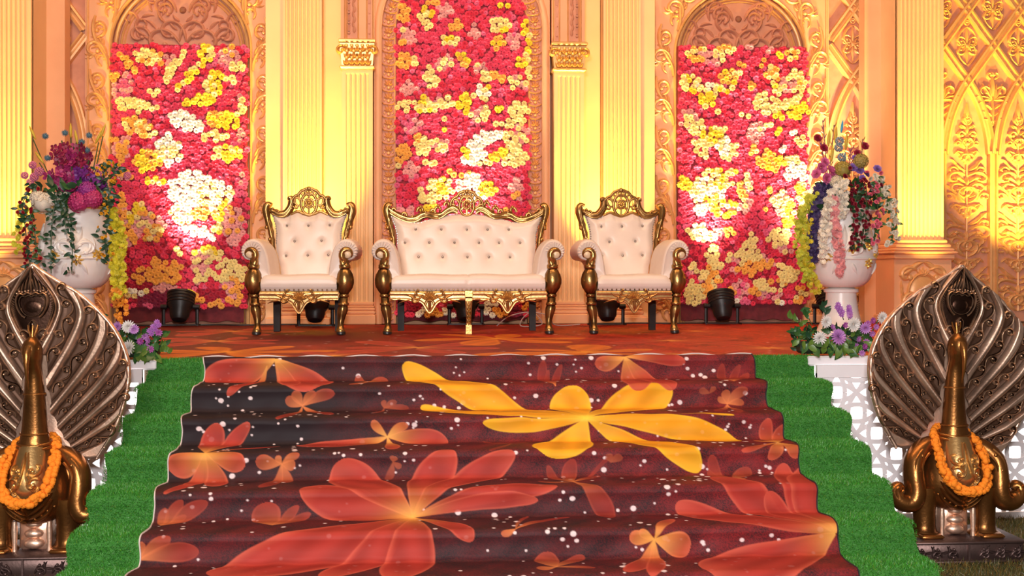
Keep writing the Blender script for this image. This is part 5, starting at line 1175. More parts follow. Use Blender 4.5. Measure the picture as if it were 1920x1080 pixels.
    for z, r_ in ((.90, .051), (.70, .068)): m.tube([(r_ * math.cos(a), -.024 + r_ * math.sin(a), z) for a in [2 * PI * i / 24 for i in range(24)]], .005, 6, closed=True)
    P['body'] = m
    m = MB(); m.tube([(0, -.105, 1.135), (0, -.128, 1.11), (0, -.138, 1.06), (0, -.128, .99), (0, -.108, .93)], [.020, .017, .013, .008, .002], 8, (1, 1.2)); P['beak'] = m
    m = MB(); m.tube([(0, -.05, 1.17), (0, -.055, 1.20), (0, -.045, 1.245)], [.014, .009, .007], 8)
    for s in (-1, 0, 1): m.tube([(s * .006, -.05, 1.19), (s * .02, -.05, 1.225), (s * .024, -.046, 1.25)], [.006, .006, .003], 6)
    P['head_crest'] = m
    # breast shield with scrolls
    bs = catmull([(.355, .004, -.135), (.385, .045, -.145), (.43, .082, -.162), (.48, .092, -.158), (.54, .086, -.138), (.60, .076, -.108), (.645, .068, -.084)], 4)
    m = MB(); 
    def shield(u, v):
        f = v * (len(bs) - 1); k = min(int(f), len(bs) - 2); q = f - k; z, rx, yf = [bs[k][j] * (1 - q) + bs[k + 1][j] * q for j in range(3)]; a = PI * u; return (-rx * math.cos(a), yf + .055 - .075 * math.sin(a), z)
    m.grid(shield, 24, 30)
    def sy_(x, z):
        for a, b in zip(bs, bs[1:]):
            if a[0] <= z <= b[0]:
                q = (z - a[0]) / (b[0] - a[0]); rx, yf = a[1] * (1 - q) + b[1] * q, a[2] * (1 - q) + b[2] * q; return yf + .055 - .075 * math.sqrt(max(0, 1 - (x / rx) ** 2))
        return -.15
    for s in (-1, 1):
        for (x, z, r0, a0, a1, w) in ((.038, .53, .034, 1.2, -5.2, .011), (.046, .465, .036, .6, 6.0, .011)):
            m.ridge([(s * px, pz) for px, pz in spiral(x, z, r0, .005, a0, a1, 26)], taper(26, w, .1, .3), .024, 0, depth=sy_); m.ball((s * x, sy_(x, z) - .004, z), .011, 8, 5)
        m.ridge([(s * x, z) for x, z in bez((.006, .62), (.012, .52), (.012, .46), (.06, .425), 12)], taper(12, .010), .02, 0, depth=sy_)
        m.ridge([(s * x, z) for x, z in bez((.004, .37), (.03, .39), (.06, .41), (.075, .45), 10)], taper(10, .010), .02, 0, depth=sy_)
        for k in range(3): m.ball((s * (.068 - .012 * k), sy_(.068 - .012 * k, .44 - .014 * k) - .004, .44 - .014 * k), .008, 7, 4)
    P['shield'] = m
    # wings curling outwards
    m = MB(); wp = catmull([(.10, .02, .60), (.165, .0, .575), (.222, -.025, .515), (.232, -.04, .43), (.228, -.05, .355), (.245, -.055, .305), (.285, -.055, .293), (.325, -.055, .315), (.340, -.055, .355), (.322, -.055, .378), (.300, -.055, .362)], 5)
    m.tube(wp, [.03 + .032 * math.sin(PI * min(1, .08 + i / (len(wp) - 1) * .86)) - .016 * (i / (len(wp) - 1)) for i in range(len(wp))], 12, (1.0, 1.35))
    for dx, r_ in ((-.022, .008), (.014, .008)):
        m.tube([(p[0] + dx * math.cos(i * .02), p[1] - .060 + .02 * (i / len(wp)), p[2] + dx * .5) for i, p in enumerate(wp[6:-6])], r_, 6)
    for i in range(6): p = wp[8 + 5 * i]; m.ball((p[0] - .003, p[1] - .064 + .003 * i, p[2]), .011, 8, 5)
    m.box((.16, .04, .46), (.10, .12, .20), bev=.03); P['wing'] = m
    m = MB(); m.lathe([(.085, 0), (.085, .012), (.064, .028), (.058, .06), (.058, .14), (.066, .20), (.075, .26)], 20, (.165, -.02, .112), lambda a, z: 1 + .03 * math.cos(8 * a) * (z > .05), sy=1.05)
    m.box((.165, -.085, .123), (.12, .10, .022), bev=.008); P['leg'] = m
    m = MB(); m.box((0, .02, .20), (.15, .10, .20), bev=.02)
    for s in (-1, 1): m.lathe([(.014, 0), (.012, .03), (.016, .10), (.012, .15)], 10, (s * .085, -.06, .112))
    for i in range(3): m.dome((0, -.03, .145 + .05 * i), .055 - .006 * i, .035, 12, 3, 1, .55)
    P['tail_stub'] = m
    m = MB(); m.box((0, 0, .058), (.60, .36, .095), bev=.006); m.box((0, 0, .008), (.63, .39, .016), bev=.004); m.box((0, 0, .106), (.62, .38, .014), bev=.004)
    for s in (-1, 1):
        for i in range(3):
            x = s * (.055 + .085 * i); scroll(m, x, .03, R(90 - s * 20), .11, -s * 5.2, .0075, .012, 14, y0=-.180); scroll(m, x + s * .045, .09, R(-90 + s * 20), .10, -s * 5.0, .0065, .012, 14, y0=-.180); leaf(m, x + s * .02, .05, R(90 - s * 60), .06, s * .6, .009, .011, y0=-.18); leaf(m, x + s * .05, .06, R(90 - s * 110), .05, s * .6, .008, .011, y0=-.18)
    m.box((0, -.185, .056), (.010, .012, .09)); P['plinth'] = m
    return P
PP = peacock_parts()
_pm = {}
def pm(k, mt, mirror=False, ang=55):
    q = (k, mirror)
    if q not in _pm:
        m = MB(); m.merge(PP[k] if not isinstance(k, int) else PP['feathers'][k][1], mirror=mirror); _pm[q] = me = m.mesh(k if not isinstance(k, int) else 'tail_feather', M[mt], angle=ang)
        if isinstance(k, int) and k % 2:      # the sunk ground of a scroll band gets the darker metal
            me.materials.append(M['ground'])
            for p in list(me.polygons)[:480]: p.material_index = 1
    return _pm[q]
mg_ = MB(); mg_.ball((0, 0, 0), 1, 12, 8)
mg_.v = [tuple(Vector(p) * (1 + .16 * math.sin(13 * math.atan2(p[1], p[0])) * math.sin(9 * p[2] + 1))) for p in mg_.v]; mg_me = mg_.mesh('marigold', M['marigold'], angle=0)
def peacock(label, glabel, x, y, rz, lean):
    t = thing('peacock_statue', label, 'peacock statue', (x, y, 0), rz, 'gilded peacock statues')
    link('plinth', pm('plinth', 'plinth'), t); b = link('body', pm('body', 'amber'), t)
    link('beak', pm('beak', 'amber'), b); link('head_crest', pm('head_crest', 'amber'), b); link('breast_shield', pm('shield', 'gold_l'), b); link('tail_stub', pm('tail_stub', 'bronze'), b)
    for mi in (False, True): link('wing', pm('wing', 'amber', mi), t); link('leg', pm('leg', 'amber', mi), t)
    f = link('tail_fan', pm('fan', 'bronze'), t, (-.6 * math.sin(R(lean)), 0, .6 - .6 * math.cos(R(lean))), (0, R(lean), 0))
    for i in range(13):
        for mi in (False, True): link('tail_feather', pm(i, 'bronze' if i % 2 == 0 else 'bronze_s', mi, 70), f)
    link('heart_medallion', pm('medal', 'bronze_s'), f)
    # marigold garland hung round the neck: a thing of its own
    g = thing('marigold_garland', glabel, 'garland', (x, y, 0), rz, 'marigold garlands'); r = random.Random(int(x * 10))
    path = catmull([(-.075, .05, .655), (-.108, -.03, .615), (-.122, -.105, .54), (-.112, -.165, .455), (-.062, -.205, .395), (0, -.218, .378), (.062, -.205, .395), (.112, -.165, .455), (.122, -.105, .54), (.108, -.03, .615), (.075, .05, .655), (0, .085, .67)], 6, True)
    for p in path:
        for k in range(4):
            a = r.uniform(0, 6.28); q = (p[0] + .014 * math.cos(a), p[1] - .006 + .012 * math.sin(a * 1.7), p[2] + .014 * math.sin(a)); link('marigold', mg_me, g, q, (r.uniform(0, 6), r.uniform(0, 6), 0), r.uniform(.0135, .018))
    return t
peacock('gilded peacock statue with fanned tail left of the steps', 'orange marigold garland around the neck of the left peacock', -2.295, 5.76, R(0), -2.6)
peacock('gilded peacock statue with fanned tail right of the steps', 'orange marigold garland around the neck of the right peacock', 2.50, 5.74, R(0), 5.2)
# ================================================================== URNS AND FLOWERS
def petal_flower(rings, yaw=0.0):
    """flower of pointed petals facing -y; rings of (count, length, width, lift, phase)"""
    V = []; F = []
    for (n, L, w, lift, ph) in rings:
        for i in range(n):
            a = 2 * PI * (i + ph) / n; c, s = math.cos(a), math.sin(a); k = len(V)
            for (d, q, h) in ((.08, 0, 0), (.5, -w, lift * .55), (.5, w, lift * .55), (.82, -w * .8, lift * .9), (.82, w * .8, lift * .9), (1, 0, lift)):
                V.append((c * d * L - s * q, -h, s * d * L + c * q))
            F += [(k, k + 1, k + 2), (k + 1, k + 3, k + 4), (k + 1, k + 4, k + 2), (k + 3, k + 5, k + 4)]
    m = MB(); m.add(V, F); return m
FM = {}
def fmesh(key, make, c, rough=.55, ang=0, name=None):
    k = (key, tuple(c))
    if k not in FM: FM[k] = make().mesh(name or key, flat('petal_%d_%d_%d' % tuple(int(255 * v) for v in c), c, rough, .75), recalc=False, angle=ang)
    return FM[k]
mum = lambda: petal_flower([(16, 1, .10, .10, 0), (15, .88, .10, .28, .5), (13, .68, .09, .45, .2), (9, .45, .08, .58, .6), (6, .25, .07, .62, 0)])
daisy = lambda: petal_flower([(9, 1, .20, .12, 0), (7, .6, .16, .26, .4)])
orchid = lambda: petal_flower([(5, 1, .34, .16, 0), (3, .5, .2, .35, .5)])
rose = lambda: petal_flower([(7, 1, .42, .30, 0), (6, .75, .40, .55, .5), (5, .5, .34, .72, .2), (4, .28, .24, .80, 0)])
def leaf_mesh():
    m = MB(); V = []; n = 7
    for i in range(n):
        t = i / (n - 1); w = .23 * math.sin(PI * t ** .8) + .005; z = t; y = -.18 * t * t
        V += [(-w, y - .05, z), (0, y, z), (w, y - .05, z)]
    F = [(3 * i + j, 3 * i + j + 1, 3 * i + j + 4, 3 * i + j + 3) for i in range(n - 1) for j in (0, 1)]
    m.add(V, F); return m
GREEN, DKG, LTG = (.035, .115, .025), (.016, .060, .024), (.11, .20, .03)
def lf(c): return fmesh('leaf', leaf_mesh, c, .4, 0, 'leaf')
def ball_cluster(n, r, seed, br=.22, flat_=1.0):
    g = random.Random(seed); m = MB()
    for i in range(n):
        z = 1 - 2 * (i + .5) / n; a = i * 2.39996; q = math.sqrt(1 - z * z); m.ball((r * q * math.cos(a), r * q * math.sin(a) * flat_, r * z), r * br * g.uniform(.85, 1.15), 6, 4)
    return m
def thistle():
    m = MB()
    for i in range(46):
        z = 1 - 2 * (i + .5) / 46; a = i * 2.39996; q = math.sqrt(1 - z * z); d = Vector((q * math.cos(a), q * math.sin(a), z)); m.tube([d * .45, d * 1.0], [.12, .03], 4)
    m.ball((0, 0, 0), .6, 10, 6); return m
def pod():
    m = MB(); m.lathe([(.004, -1), (.10, -.8), (.17, -.45), (.19, 0), (.16, .4), (.09, .75), (.01, 1)], 10); return m
def hydrangea(c, seed):
    def mk():
        g = random.Random(seed); m = MB()
        for i in range(70):
            z = 1 - 1.55 * (i + .5) / 70; a = i * 2.39996; q = math.sqrt(max(0, 1 - z * z)); d = Vector((q * math.cos(a), q * math.sin(a), z)); f = petal_flower([(4, .24, .10, .05, g.random())])
            m.merge(f, Matrix.Translation(d * .92) @ d.to_track_quat('-Y', 'Z').to_matrix().to_4x4())
        m.ball((0, 0, 0), .82, 10, 6); return m
    return fmesh('hydrangea', mk, c, .6)
def spray(mesh_fn, n, path, sc, seed, face=0.9, jit=.03):
    """blossoms set along a stem; returned as one mesh builder"""
    g = random.Random(seed); m = MB(); pts = catmull(path, 8); b = mesh_fn()
    for i in range(n):
        p = Vector(pts[int(i / n * (len(pts) - 1))]); d = Vector((g.uniform(-.8, .8), -face, g.uniform(-.5, .7))).normalized(); s = sc * g.uniform(.75, 1.15)
        m.merge(b, Matrix.Translation(p + Vector((g.uniform(-jit, jit), g.uniform(-jit, jit), g.uniform(-jit, jit)))) @ d.to_track_quat('-Y', 'Z').to_matrix().to_4x4() @ Matrix.Scale(s, 4))
    return m, pts
def vine(t, path, leafc, n, sz, seed, buds=None, budn=0, budr=.012, nm='hanging_vine', jit=.028):
    g = random.Random(seed); pts = catmull(path, 8); s = MB(); s.tube(pts, .004, 5); v = s.build(nm, flat('vine_stem', (.05, .10, .03)), t)
    m = MB(); b = leaf_mesh()
    for i in range(n):
        p = Vector(pts[int(i / n * (len(pts) - 1))]); d = Euler((g.uniform(-.9, .5), g.uniform(0, 6.28), 0)).to_matrix().to_4x4() @ Euler((R(g.uniform(95, 160)), 0, 0)).to_matrix().to_4x4()
        m.merge(b, Matrix.Translation(p + Vector((g.uniform(-jit, jit), g.uniform(-jit, jit * .5), 0))) @ Euler((g.uniform(-.5, .5), R(g.choice((-1, 1)) * g.uniform(50, 150)), g.uniform(-.8, .8))).to_matrix().to_4x4() @ Matrix.Scale(sz * g.uniform(.7, 1.15), 4))
    m.build('vine_leaves', flat('leaf_%d%d%d' % tuple(int(v_ * 255) for v_ in leafc), leafc, .4), v, recalc=False, angle=0)
    if buds:
        m = MB(); b = rose()
        for i in range(budn):
            p = Vector(pts[g.randrange(len(pts))]); d = Vector((g.uniform(-1, 1), -.9, g.uniform(-.6, .6))).normalized()
            m.merge(b, Matrix.Translation(p + Vector((g.uniform(-jit, jit) * 1.3, -.02, g.uniform(-.02, .02)))) @ d.to_track_quat('-Y', 'Z').to_matrix().to_4x4() @ Matrix.Scale(budr * g.uniform(.8, 1.2), 4))
        m.build('vine_blossoms', flat('bud_%d_%d_%d' % tuple(int(v_ * 255) for v_ in buds), buds, .5), v, recalc=False, angle=0)
    return v
def urn(label, x, y, rz, gold_n):
    t = thing('flower_urn', label, 'urn', (x, y, ZS), rz, 'white pedestal urns')
    b = MB(); b.lathe([(.20, 0), (.205, .03), (.185, .055), (.155, .12), (.134, .2), (.120, .30), (.118, .345)], 40, mod=lambda a, z: 1 + .012 * math.cos(20 * a) * (.06 < z < .33)); b.lathe([(.118, .345), (.134, .35), (.136, .372), (.112, .38), (.095, .386)], 40); b.build('pedestal_foot', M['urn'], t)
    prof = catmull([(.09, .385), (.16, .398), (.212, .445), (.246, .53), (.263, .62), (.262, .70), (.248, .78), (.234, .86), (.228, .93), (.24, .968), (.258, .985), (.258, 1.003), (.236, 1.003), (.222, .96)], 3)
    bw = MB(); bw.lathe(prof, 72, mod=lambda a, z: 1 + .018 * abs(math.sin(14 * a)) * (z < .60) * min(1, (z - .385) / .05)); bw.build('bowl', M['urn'], t)
    rad = lambda z: np.interp(z, [p[1] for p in prof[:30]], [p[0] for p in prof[:30]])
    def wrap(mb):
        o = MB(); o.f = list(mb.f)
        for (px, py, pz) in mb.v: a = px / .25; r = rad(pz) - py; o.v.append((r * math.sin(a), -r * math.cos(a), pz))
        return o
    w = MB(); w.ridge([(.05 * i - 1.0 + .0, .615) for i in range(41)], .012, .012)
    for c in (-.40, 0, .40):
        for s in (-1, 1):
            scroll(w, c, .66, R(90 - s * 20), .26, -s * 4.8, .016, .022, 16); scroll(w, c + s * .04, .64, R(90 - s * 70), .22, s * 4.6, .014, .02, 16); leaf(w, c, .70, R(90 - s * 35), .16, s * .6, .022, .022); leaf(w, c + s * .13, .66, R(90 - s * 10), .12, s * .5, .018, .02); leaf(w, c + s * .05, .58, R(-90 + s * 30), .1, 0, .02, .018)
        leaf(w, c, .70, R(90), .18, 0, .026, .026)
    wrap(w).build('bowl_relief', M['urn'], t)
    rm = MB(); rm.tube([(.262 * math.cos(a), .262 * math.sin(a), .995) for a in [2 * PI * i / 48 for i in range(48)]], .012, 8, closed=True, up=(0, 0, 1)); rm.build('gilt_rim', M['urn_gold'] if gold_n == 0 else M['urn'], t)
    spots = ((-.14, .63), (.02, .60), (.16, .64)) if gold_n == 0 else ((.06, .69), (.20, .72), (.20, .58), (.30, .66), (-.13, .63))
    for (u, z) in spots:
        w = MB(); 
        for i in range(7): a = 2 * PI * i / 7; leaf(w, u + .012 * math.cos(a), z + .012 * math.sin(a), a, .034, .3, .012, .020)
        w.dome((u, -.01, z), .013, .016, 8, 2); wrap(w).build('gilt_rosette', M['urn_gold'], t)
    return t
UL, UR = (-2.985, 8.6), (2.965, 8.6)
urn('white pedestal urn with gilt rim left of the thrones', UL[0], UL[1], R(12), 0)
urn('white pedestal urn with gilt rosettes right of the thrones', UR[0], UR[1], R(-14), 1)
# ---- left arrangement, coordinates about the urn mouth
ZT = ZS + 1.0
def LP(px, py): return ((px - 145) / 244.0, 1.53 - (py - 505) / 244.0 - ZT)
def RP(px, py): return ((px - 1580) / 235.0, 1.53 - (py - 505) / 235.0 - ZT)
t = thing('flower_arrangement', 'tall magenta orchid arrangement with trailing green vines in the left urn', 'flowers', (UL[0], UL[1], ZT), 0, 'urn flower arrangements')
g = random.Random(3)
ob = MB(); ob.ball((0, 0, .02), .21, 16, 8, sz=.55); ob.build('moss_ball', flat('moss', (.03, .07, .02), .9), t)
MAG, PUR, WINE = (.36, .02, .13), (.20, .025, .24), (.30, .012, .06)
for i, (px, py, c) in enumerate(((112, 285, WINE), (128, 270, WINE), (145, 280, MAG), (160, 278, WINE), (178, 290, WINE), (120, 320, MAG), (140, 315, MAG), (165, 318, PUR), (185, 330, PUR), (150, 345, MAG), (178, 352, PUR), (125, 345, MAG), (200, 345, PUR), (105, 330, MAG))):
    x, z = LP(px, py); m, pts = spray(orchid, 22, [(x * .2, -.02, .03), (x * .6, -.08 - .03 * (i % 3), z * .55), (x, -.10 - .05 * (i % 2), z)], .044, i)
    o = m.build('orchid_spray', flat('orchid_%d' % (i % 3 if c == MAG else 3 + (c == PUR)), c, .5, .7), t, recalc=False, angle=0); o['kind'] = 'stuff'; s = MB(); s.tube(pts, .005, 5); s.build('stem', flat('vine_stem', (.05, .10, .03)), o)
for px, py, a in ((72, 255, -25), (150, 262, -10), (190, 262, 25), (84, 300, -35), (152, 306, 8), (140, 250, 0), (198, 250, 20)):
    x, z = LP(px, py); link('seed_pod', fmesh('seed_pod', pod, (.62, .42, .03), .5), t, (x, -.10, z), (0, R(a), 0), .058); s = MB(); s.tube([(x * .3, -.02, .05), (x * .7, -.06, z * .5), (x, -.10, z - .04)], .004, 5); s.build('stem', flat('vine_stem', (.05, .10, .03)), t)
for px, py in ((98, 262), (133, 256), (176, 260), (102, 302), (172, 287), (163, 272)):
    x, z = LP(px, py); link('blue_thistle', fmesh('blue_thistle', thistle, (.10, .20, .26), .6), t, (x, -.14, z), None, .028)
for px, py, sc in ((75, 336, .034), (84, 326, .036), (58, 333, .028), (72, 314, .03), (68, 345, .028), (198, 327, .036), (190, 318, .03), (242, 332, .03), (228, 322, .03)):
    x, z = LP(px, py); link('pink_pompon', fmesh('pink_pompon', lambda: ball_cluster(60, .85, 4), (.72, .20, .34), .7), t, (x, -.10, z), None, sc)
for px, py, c, sc in ((104, 386, (.80, .70, .56), .075), (95, 378, (.80, .70, .56), .055), (122, 380, (.80, .70, .56), .055), (168, 384, (.52, .03, .16), .075), (190, 378, (.50, .03, .15), .07), (182, 362, (.34, .03, .25), .06)):
    x, z = LP(px, py); link('hydrangea', hydrangea(c, int(px)), t, (x, -.26, z), (R(50), 0, px), sc * 1.1)
for i in range(80):
    a = g.uniform(-3.1, 0); r_ = g.uniform(.14, .30); link('leaf', lf(DKG if i % 3 else GREEN), t, (r_ * math.cos(a), r_ * math.sin(a), g.uniform(-.02, .18)), (g.uniform(-.9, .6), g.uniform(-2, 2), g.uniform(0, 6)), g.uniform(.07, .11))
def hang(t, F, pts, y0, *a, **k): vine(t, [(F(px, py)[0], y0 - .03 * math.sin(i), F(px, py)[1]) for i, (px, py) in enumerate(pts)], *a, **k)
RED = (.38, .012, .02)
hang(t, LP, ((85, 350), (68, 385), (72, 430), (74, 470), (78, 505)), -.22, DKG, 44, .058, 1, RED, 26, .016)
hang(t, LP, ((100, 360), (84, 400), (92, 440), (94, 485)), -.26, GREEN, 34, .055, 2, RED, 14, .015)
hang(t, LP, ((140, 365), (128, 400), (124, 450), (122, 512)), -.30, DKG, 44, .055, 3, (.6, .5, .42), 10, .012)
hang(t, LP, ((140, 368), (150, 405), (160, 450), (158, 512)), -.30, DKG, 44, .055, 4, (.6, .5, .42), 12, .012)
hang(t, LP, ((135, 372), (145, 395), (150, 430)), -.31, DKG, 24, .055, 14)
hang(t, LP, ((200, 320), (218, 370), (214, 420), (208, 460), (210, 492)), -.18, DKG, 52, .062, 5, (.85, .42, .02), 34, .014, jit=.05)
hang(t, LP, ((212, 310), (225, 340), (205, 390)), -.16, DKG, 30, .06, 6, (.85, .42, .02), 14, .014, jit=.05)
for j, (P_, c, n) in enumerate((((( 215, 400), (232, 440), (232, 500), (230, 560)), (.62, .55, .02), 190), (((222, 420), (222, 470), (226, 540)), (.70, .60, .02), 150), (((62, 390), (52, 430), (50, 480)), (.66, .60, .03), 40), (((226, 545), (236, 575), (225, 600)), (.82, .30, .02), 30))):
    m, pts = spray(daisy, n, [(LP(a, b)[0], -.14, LP(a, b)[1]) for a, b in P_], .022, 40 + j, jit=.035); o = m.build('trailing_blossoms', flat('trail_%d' % j, c, .6), t, recalc=False, angle=0)
# ---- right arrangement
t = thing('flower_arrangement', 'mixed arrangement with pink, violet and burgundy flowers and pale trailing blooms in the right urn', 'flowers', (UR[0], UR[1], ZT), 0, 'urn flower arrangements')
ob = MB(); ob.ball((0, 0, .02), .22, 16, 8, sz=.6); ob.build('moss_ball', flat('moss', (.03, .07, .02), .9), t)
for i, (px, py, tx, ty) in enumerate(((1548, 330, 1538, 228), (1552, 320, 1560, 236), (1545, 330, 1534, 262), (1612, 320, 1614, 262), (1590, 310, 1592, 280))):
    (x0, z0), (x1, z1) = RP(px, py), RP(tx, ty); s = MB(); s.tube([(x0, -.06, z0 - .1), (x0, -.07, z0), (x1, -.08, z1)], .004, 5); o = s.build('bud_twig', flat('twig', (.16, .05, .05)), t)
    for k in range(7): q = k / 7; link('bud', fmesh('bud', pod, (.36, .05, .14) if i % 2 == 0 else (.40, .22, .04), .5), o, (x1 + (x0 - x1) * q + .010 * (-1) ** k, -.085, z1 + (z0 - z1) * q), (0, R(25 * (-1) ** k), 0), .024)
for px, py, a in ((1572, 240, 8), (1577, 300, 5)): x, z = RP(px, py); link('blue_spike', fmesh('blue_spike', pod, (.04, .38, .62), .35), t, (x, -.11, z), (0, R(a), 0), .055)
for px, py in ((1555, 290), (1562, 255), (1582, 268), (1549, 262)): x, z = RP(px, py); link('seed_pod', fmesh('seed_pod', pod, (.60, .40, .04), .5), t, (x, -.09, z), (0, R(5), 0), .07)
for px, py in ((1565, 268), (1569, 298), (1563, 280)): x, z = RP(px, py); link('silver_berries', fmesh('silver_berries', lambda: ball_cluster(40, .85, 2, .26), (.28, .36, .40), .3), t, (x, -.14, z), None, .034)
for px, py, sc, c in ((1528, 318, .05, 0), (1545, 325, .055, 0), (1538, 338, .05, 0), (1520, 330, .045, 0), (1552, 336, .045, 0), (1535, 308, .04, 0), (1588, 318, .040, 1), (1600, 322, .042, 1), (1612, 330, .036, 1), (1634, 320, .036, 1), (1606, 338, .034, 1), (1592, 300, .03, 1)):
    x, z = RP(px, py); link('rose', fmesh('rose', rose, ((.74, .16, .36), (.30, .16, .50))[c], .5), t, (x, -.16, z), (R(g.uniform(-50, 10)), R(g.uniform(-40, 40)), g.uniform(-.6, .6)), sc)
for px, py, c, sc in ((1568, 322, (.38, .28, .05), .07), (1602, 306, (.38, .28, .07), .062), (1556, 345, (.70, .62, .45), .06), (1552, 372, (.74, .68, .52), .075), (1548, 395, (.74, .68, .52), .06)): x, z = RP(px, py); link('hydrangea', hydrangea(c, int(px)), t, (x, -.17, z), (R(50), 0, px), sc)
BUR, ROSE = (.26, .012, .03), (.80, .16, .24)
for i in range(46):
    px, py = g.gauss(1592, 20), g.gauss(362, 16); x, z = RP(px, py); link('small_rose', fmesh('small_rose', rose, BUR if px < 1604 else (ROSE if i % 2 else BUR), .5), t, (x, -.22 - .03 * g.random(), z), (R(g.uniform(-60, 20)), 0, g.uniform(-.8, .8)), g.uniform(.016, .024))
for px, py in ((1540, 280), (1528, 262), (1604, 290), (1618, 276)): x, z = RP(px, py); link('rose', fmesh('rose', rose, (.36, .02, .05), .5), t, (x, -.08, z), (R(-20), 0, 0), .036)
for i in range(70): a = g.uniform(-3.1, 0); r_ = g.uniform(.14, .29); link('leaf', lf(DKG if i % 3 else GREEN), t, (r_ * math.cos(a), r_ * math.sin(a), g.uniform(-.02, .2)), (g.uniform(-.9, .6), g.uniform(-2, 2), g.uniform(0, 6)), g.uniform(.06, .10))
hang(t, RP, ((1590, 350), (1576, 390), (1574, 430), (1578, 470)), -.30, DKG, 40, .05, 21, BUR, 30, .017)
hang(t, RP, ((1600, 350), (1598, 400), (1592, 440), (1590, 465)), -.30, DKG, 34, .05, 22, BUR, 24, .016)
hang(t, RP, ((1615, 350), (1622, 390), (1618, 430), (1616, 455)), -.27, GREEN, 34, .05, 23, ROSE, 22, .02)
hang(t, RP, ((1630, 345), (1650, 380), (1658, 420), (1656, 460)), -.20, GREEN, 40, .05, 24, (.82, .74, .58), 40, .020, jit=.04)
hang(t, RP, ((1625, 335), (1640, 360), (1652, 400)), -.2, GREEN, 24, .05, 25, (.82, .74, .58), 22, .02, jit=.04)
for j, (P_, c, n, sc, jt) in enumerate((((( 1540, 350), (1518, 390), (1512, 440), (1514, 485)), (.045, .03, .11), 170, .026, .036), (((1525, 355), (1515, 400), (1508, 450)), (.06, .03, .13), 120, .026, .034), (((1550, 355), (1534, 385), (1528, 430), (1524, 490)), (.82, .74, .60), 110, .024, .03), (((1545, 380), (1545, 420), (1553, 470), (1555, 515)), (.80, .30, .30), 150, .024, .03), (((1510, 375), (1492, 410), (1490, 460), (1505, 530)), (.50, .52, .03), 200, .022, .04), (((1500, 420), (1498, 480), (1520, 545)), (.62, .50, .02), 130, .022, .04), (((1560, 350), (1562, 380), (1558, 410)), (.80, .72, .58), 60, .024, .03))):
    m, pts = spray(daisy, n, [(RP(a, b)[0], -.16 - .10 * (j in (2, 3, 6)), RP(a, b)[1]) for a, b in P_], sc, 60 + j, jit=jt); m.build('trailing_blossoms', flat('trail_r%d' % j, c, .6), t, recalc=False, angle=0)
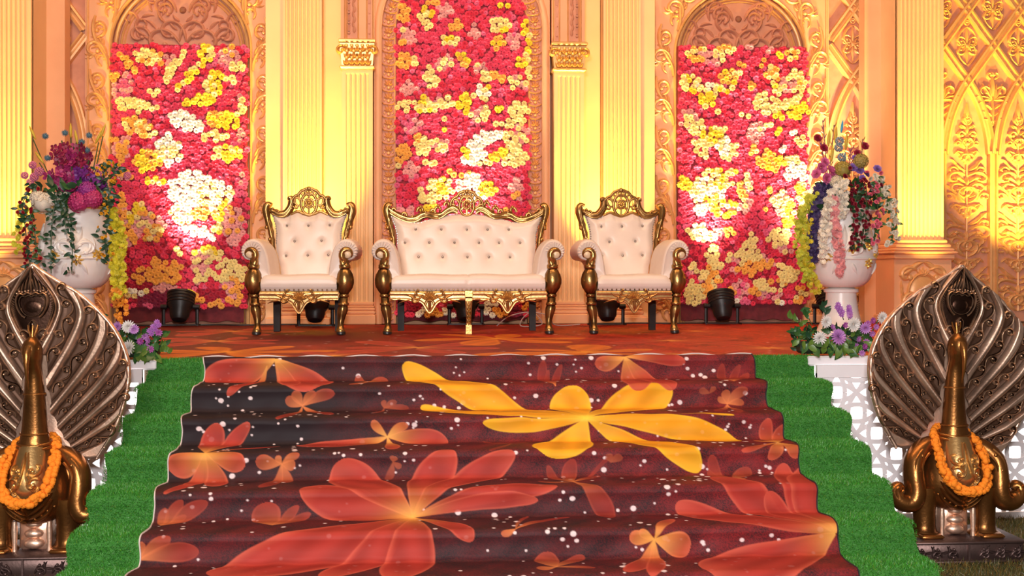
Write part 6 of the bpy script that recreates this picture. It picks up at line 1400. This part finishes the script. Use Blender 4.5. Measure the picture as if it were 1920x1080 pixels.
# ================================================================== corner bouquets on the stage front
def bouquet(label, x0, w, big, small, twigs, seed):
    t = thing('corner_bouquet', label, 'bouquet', (x0, YF + .10, Z0 + .01), 0, 'fresh bouquets at the stage corners'); g = random.Random(seed)
    b = MB(); b.box((0, .0, .045), (w * .85, .13, .075), bev=.02); b.build('foam_tray', flat('tray', (.015, .04, .02), .7), t, smooth=False)
    for i in range(150):
        x = g.uniform(-w / 2, w / 2); z = g.uniform(.03, .15); out = g.uniform(-1.3, 1.3)
        link('leaf', lf((DKG, DKG, GREEN, GREEN, LTG)[g.randrange(5)]), t, (x, g.uniform(-.10, .06), z), (g.uniform(-.3, .9), out, g.uniform(-.6, .6)), g.uniform(.04, .07))
    for i in range(34):
        x = g.uniform(-w / 2, w / 2); link('leaf', lf((GREEN, LTG)[i % 2]), t, (x, -.12, g.uniform(.03, .11)), (R(g.uniform(5, 40)), R(180 + g.uniform(-65, 65)), g.uniform(-.5, .5)), g.uniform(.06, .10))
    for (x, z, c, r_) in big: link('chrysanthemum', fmesh('chrysanthemum', mum, c, .55), t, (x, -.15, z), (R(g.uniform(-25, -5)), g.uniform(0, 6), R(g.uniform(-15, 15))), r_); s = MB(); s.tube([(x * .8, 0, .05), (x, -.12, z)], .004, 5); s.build('stem', flat('vine_stem', (.05, .10, .03)), t)
    for (x, z, r_) in small: link('purple_daisy', fmesh('purple_daisy', daisy, (.40, .14, .42) if g.random() < .6 else (.32, .05, .28), .55), t, (x, -.13 + g.uniform(-.03, .03), z), (R(g.uniform(-30, 0)), g.uniform(0, 6), R(g.uniform(-20, 20))), r_)
    for (x1, z1, x2, z2, c) in twigs:
        s = MB(); s.tube([(x1, -.04, z1), ((x1 + x2) / 2, -.06, (z1 + z2) / 2 + .02), (x2, -.06, z2)], .003, 5); o = s.build('twig', flat('vine_stem', (.05, .10, .03)), t)
        for k in range(6): q = .4 + .6 * k / 5; link('leaf', lf(c), o, (x1 + (x2 - x1) * q, -.06, z1 + (z2 - z1) * q), (g.uniform(-.4, .4), g.uniform(-1.5, 1.5), 0), .055) if c != PUR else link('purple_daisy', fmesh('purple_daisy', daisy, (.34, .10, .40), .55), o, (x1 + (x2 - x1) * q, -.08, z1 + (z2 - z1) * q + .015 * (-1) ** k), (R(-20), 0, 0), .020)
    return t
WHT, LIL = (.84, .80, .76), (.50, .22, .56)
def BL(px, py): return ((px - 245) / 322.0, (505 - py) / 322.0 + .53)
def BR(px, py): return ((px - 1600) / 304.0, (505 - py) / 304.0 + .53)
bouquet('bouquet of white and purple chrysanthemums at the left stage corner', -2.06, .34, [(*BL(249, 652), WHT, .050), (*BL(248, 612), WHT, .042), (*BL(258, 617), LIL, .032), (*BL(228, 612), LIL, .032)],
        [(*BL(a, b), .024) for a, b in ((212, 610), (205, 618), (275, 632), (284, 638), (278, 650), (288, 655), (222, 655), (226, 668), (240, 652), (300, 625), (270, 640), (218, 672), (232, 675))], [(*BL(270, 640), *BL(298, 606), PUR), (*BL(280, 660), *BL(318, 665), LTG), (*BL(215, 620), *BL(182, 590), DKG), (*BL(220, 640), *BL(192, 610), DKG)], 5)
bouquet('bouquet of white and lilac chrysanthemums at the right stage corner', 2.185, .50, [(*BR(1562, 632), WHT, .047), (*BR(1574, 602), WHT, .042), (*BR(1626, 607), WHT, .050), (*BR(1597, 630), LIL, .055), (*BR(1649, 614), LIL, .040), (*BR(1680, 595), WHT, .042)],
        [(*BR(a, b), .022) for a, b in ((1640, 635), (1648, 648), (1642, 660), (1655, 640), (1636, 648), (1666, 600), (1672, 612), (1660, 606), (1625, 590), (1610, 608), (1665, 625), (1588, 612))], [(*BR(1620, 600), *BR(1603, 572), PUR), (*BR(1630, 600), *BR(1625, 578), PUR), (*BR(1560, 620), *BR(1512, 596), LTG), (*BR(1555, 640), *BR(1520, 620), GREEN), (*BR(1560, 610), *BR(1535, 582), GREEN), (*BR(1585, 600), *BR(1578, 575), DKG)], 6)
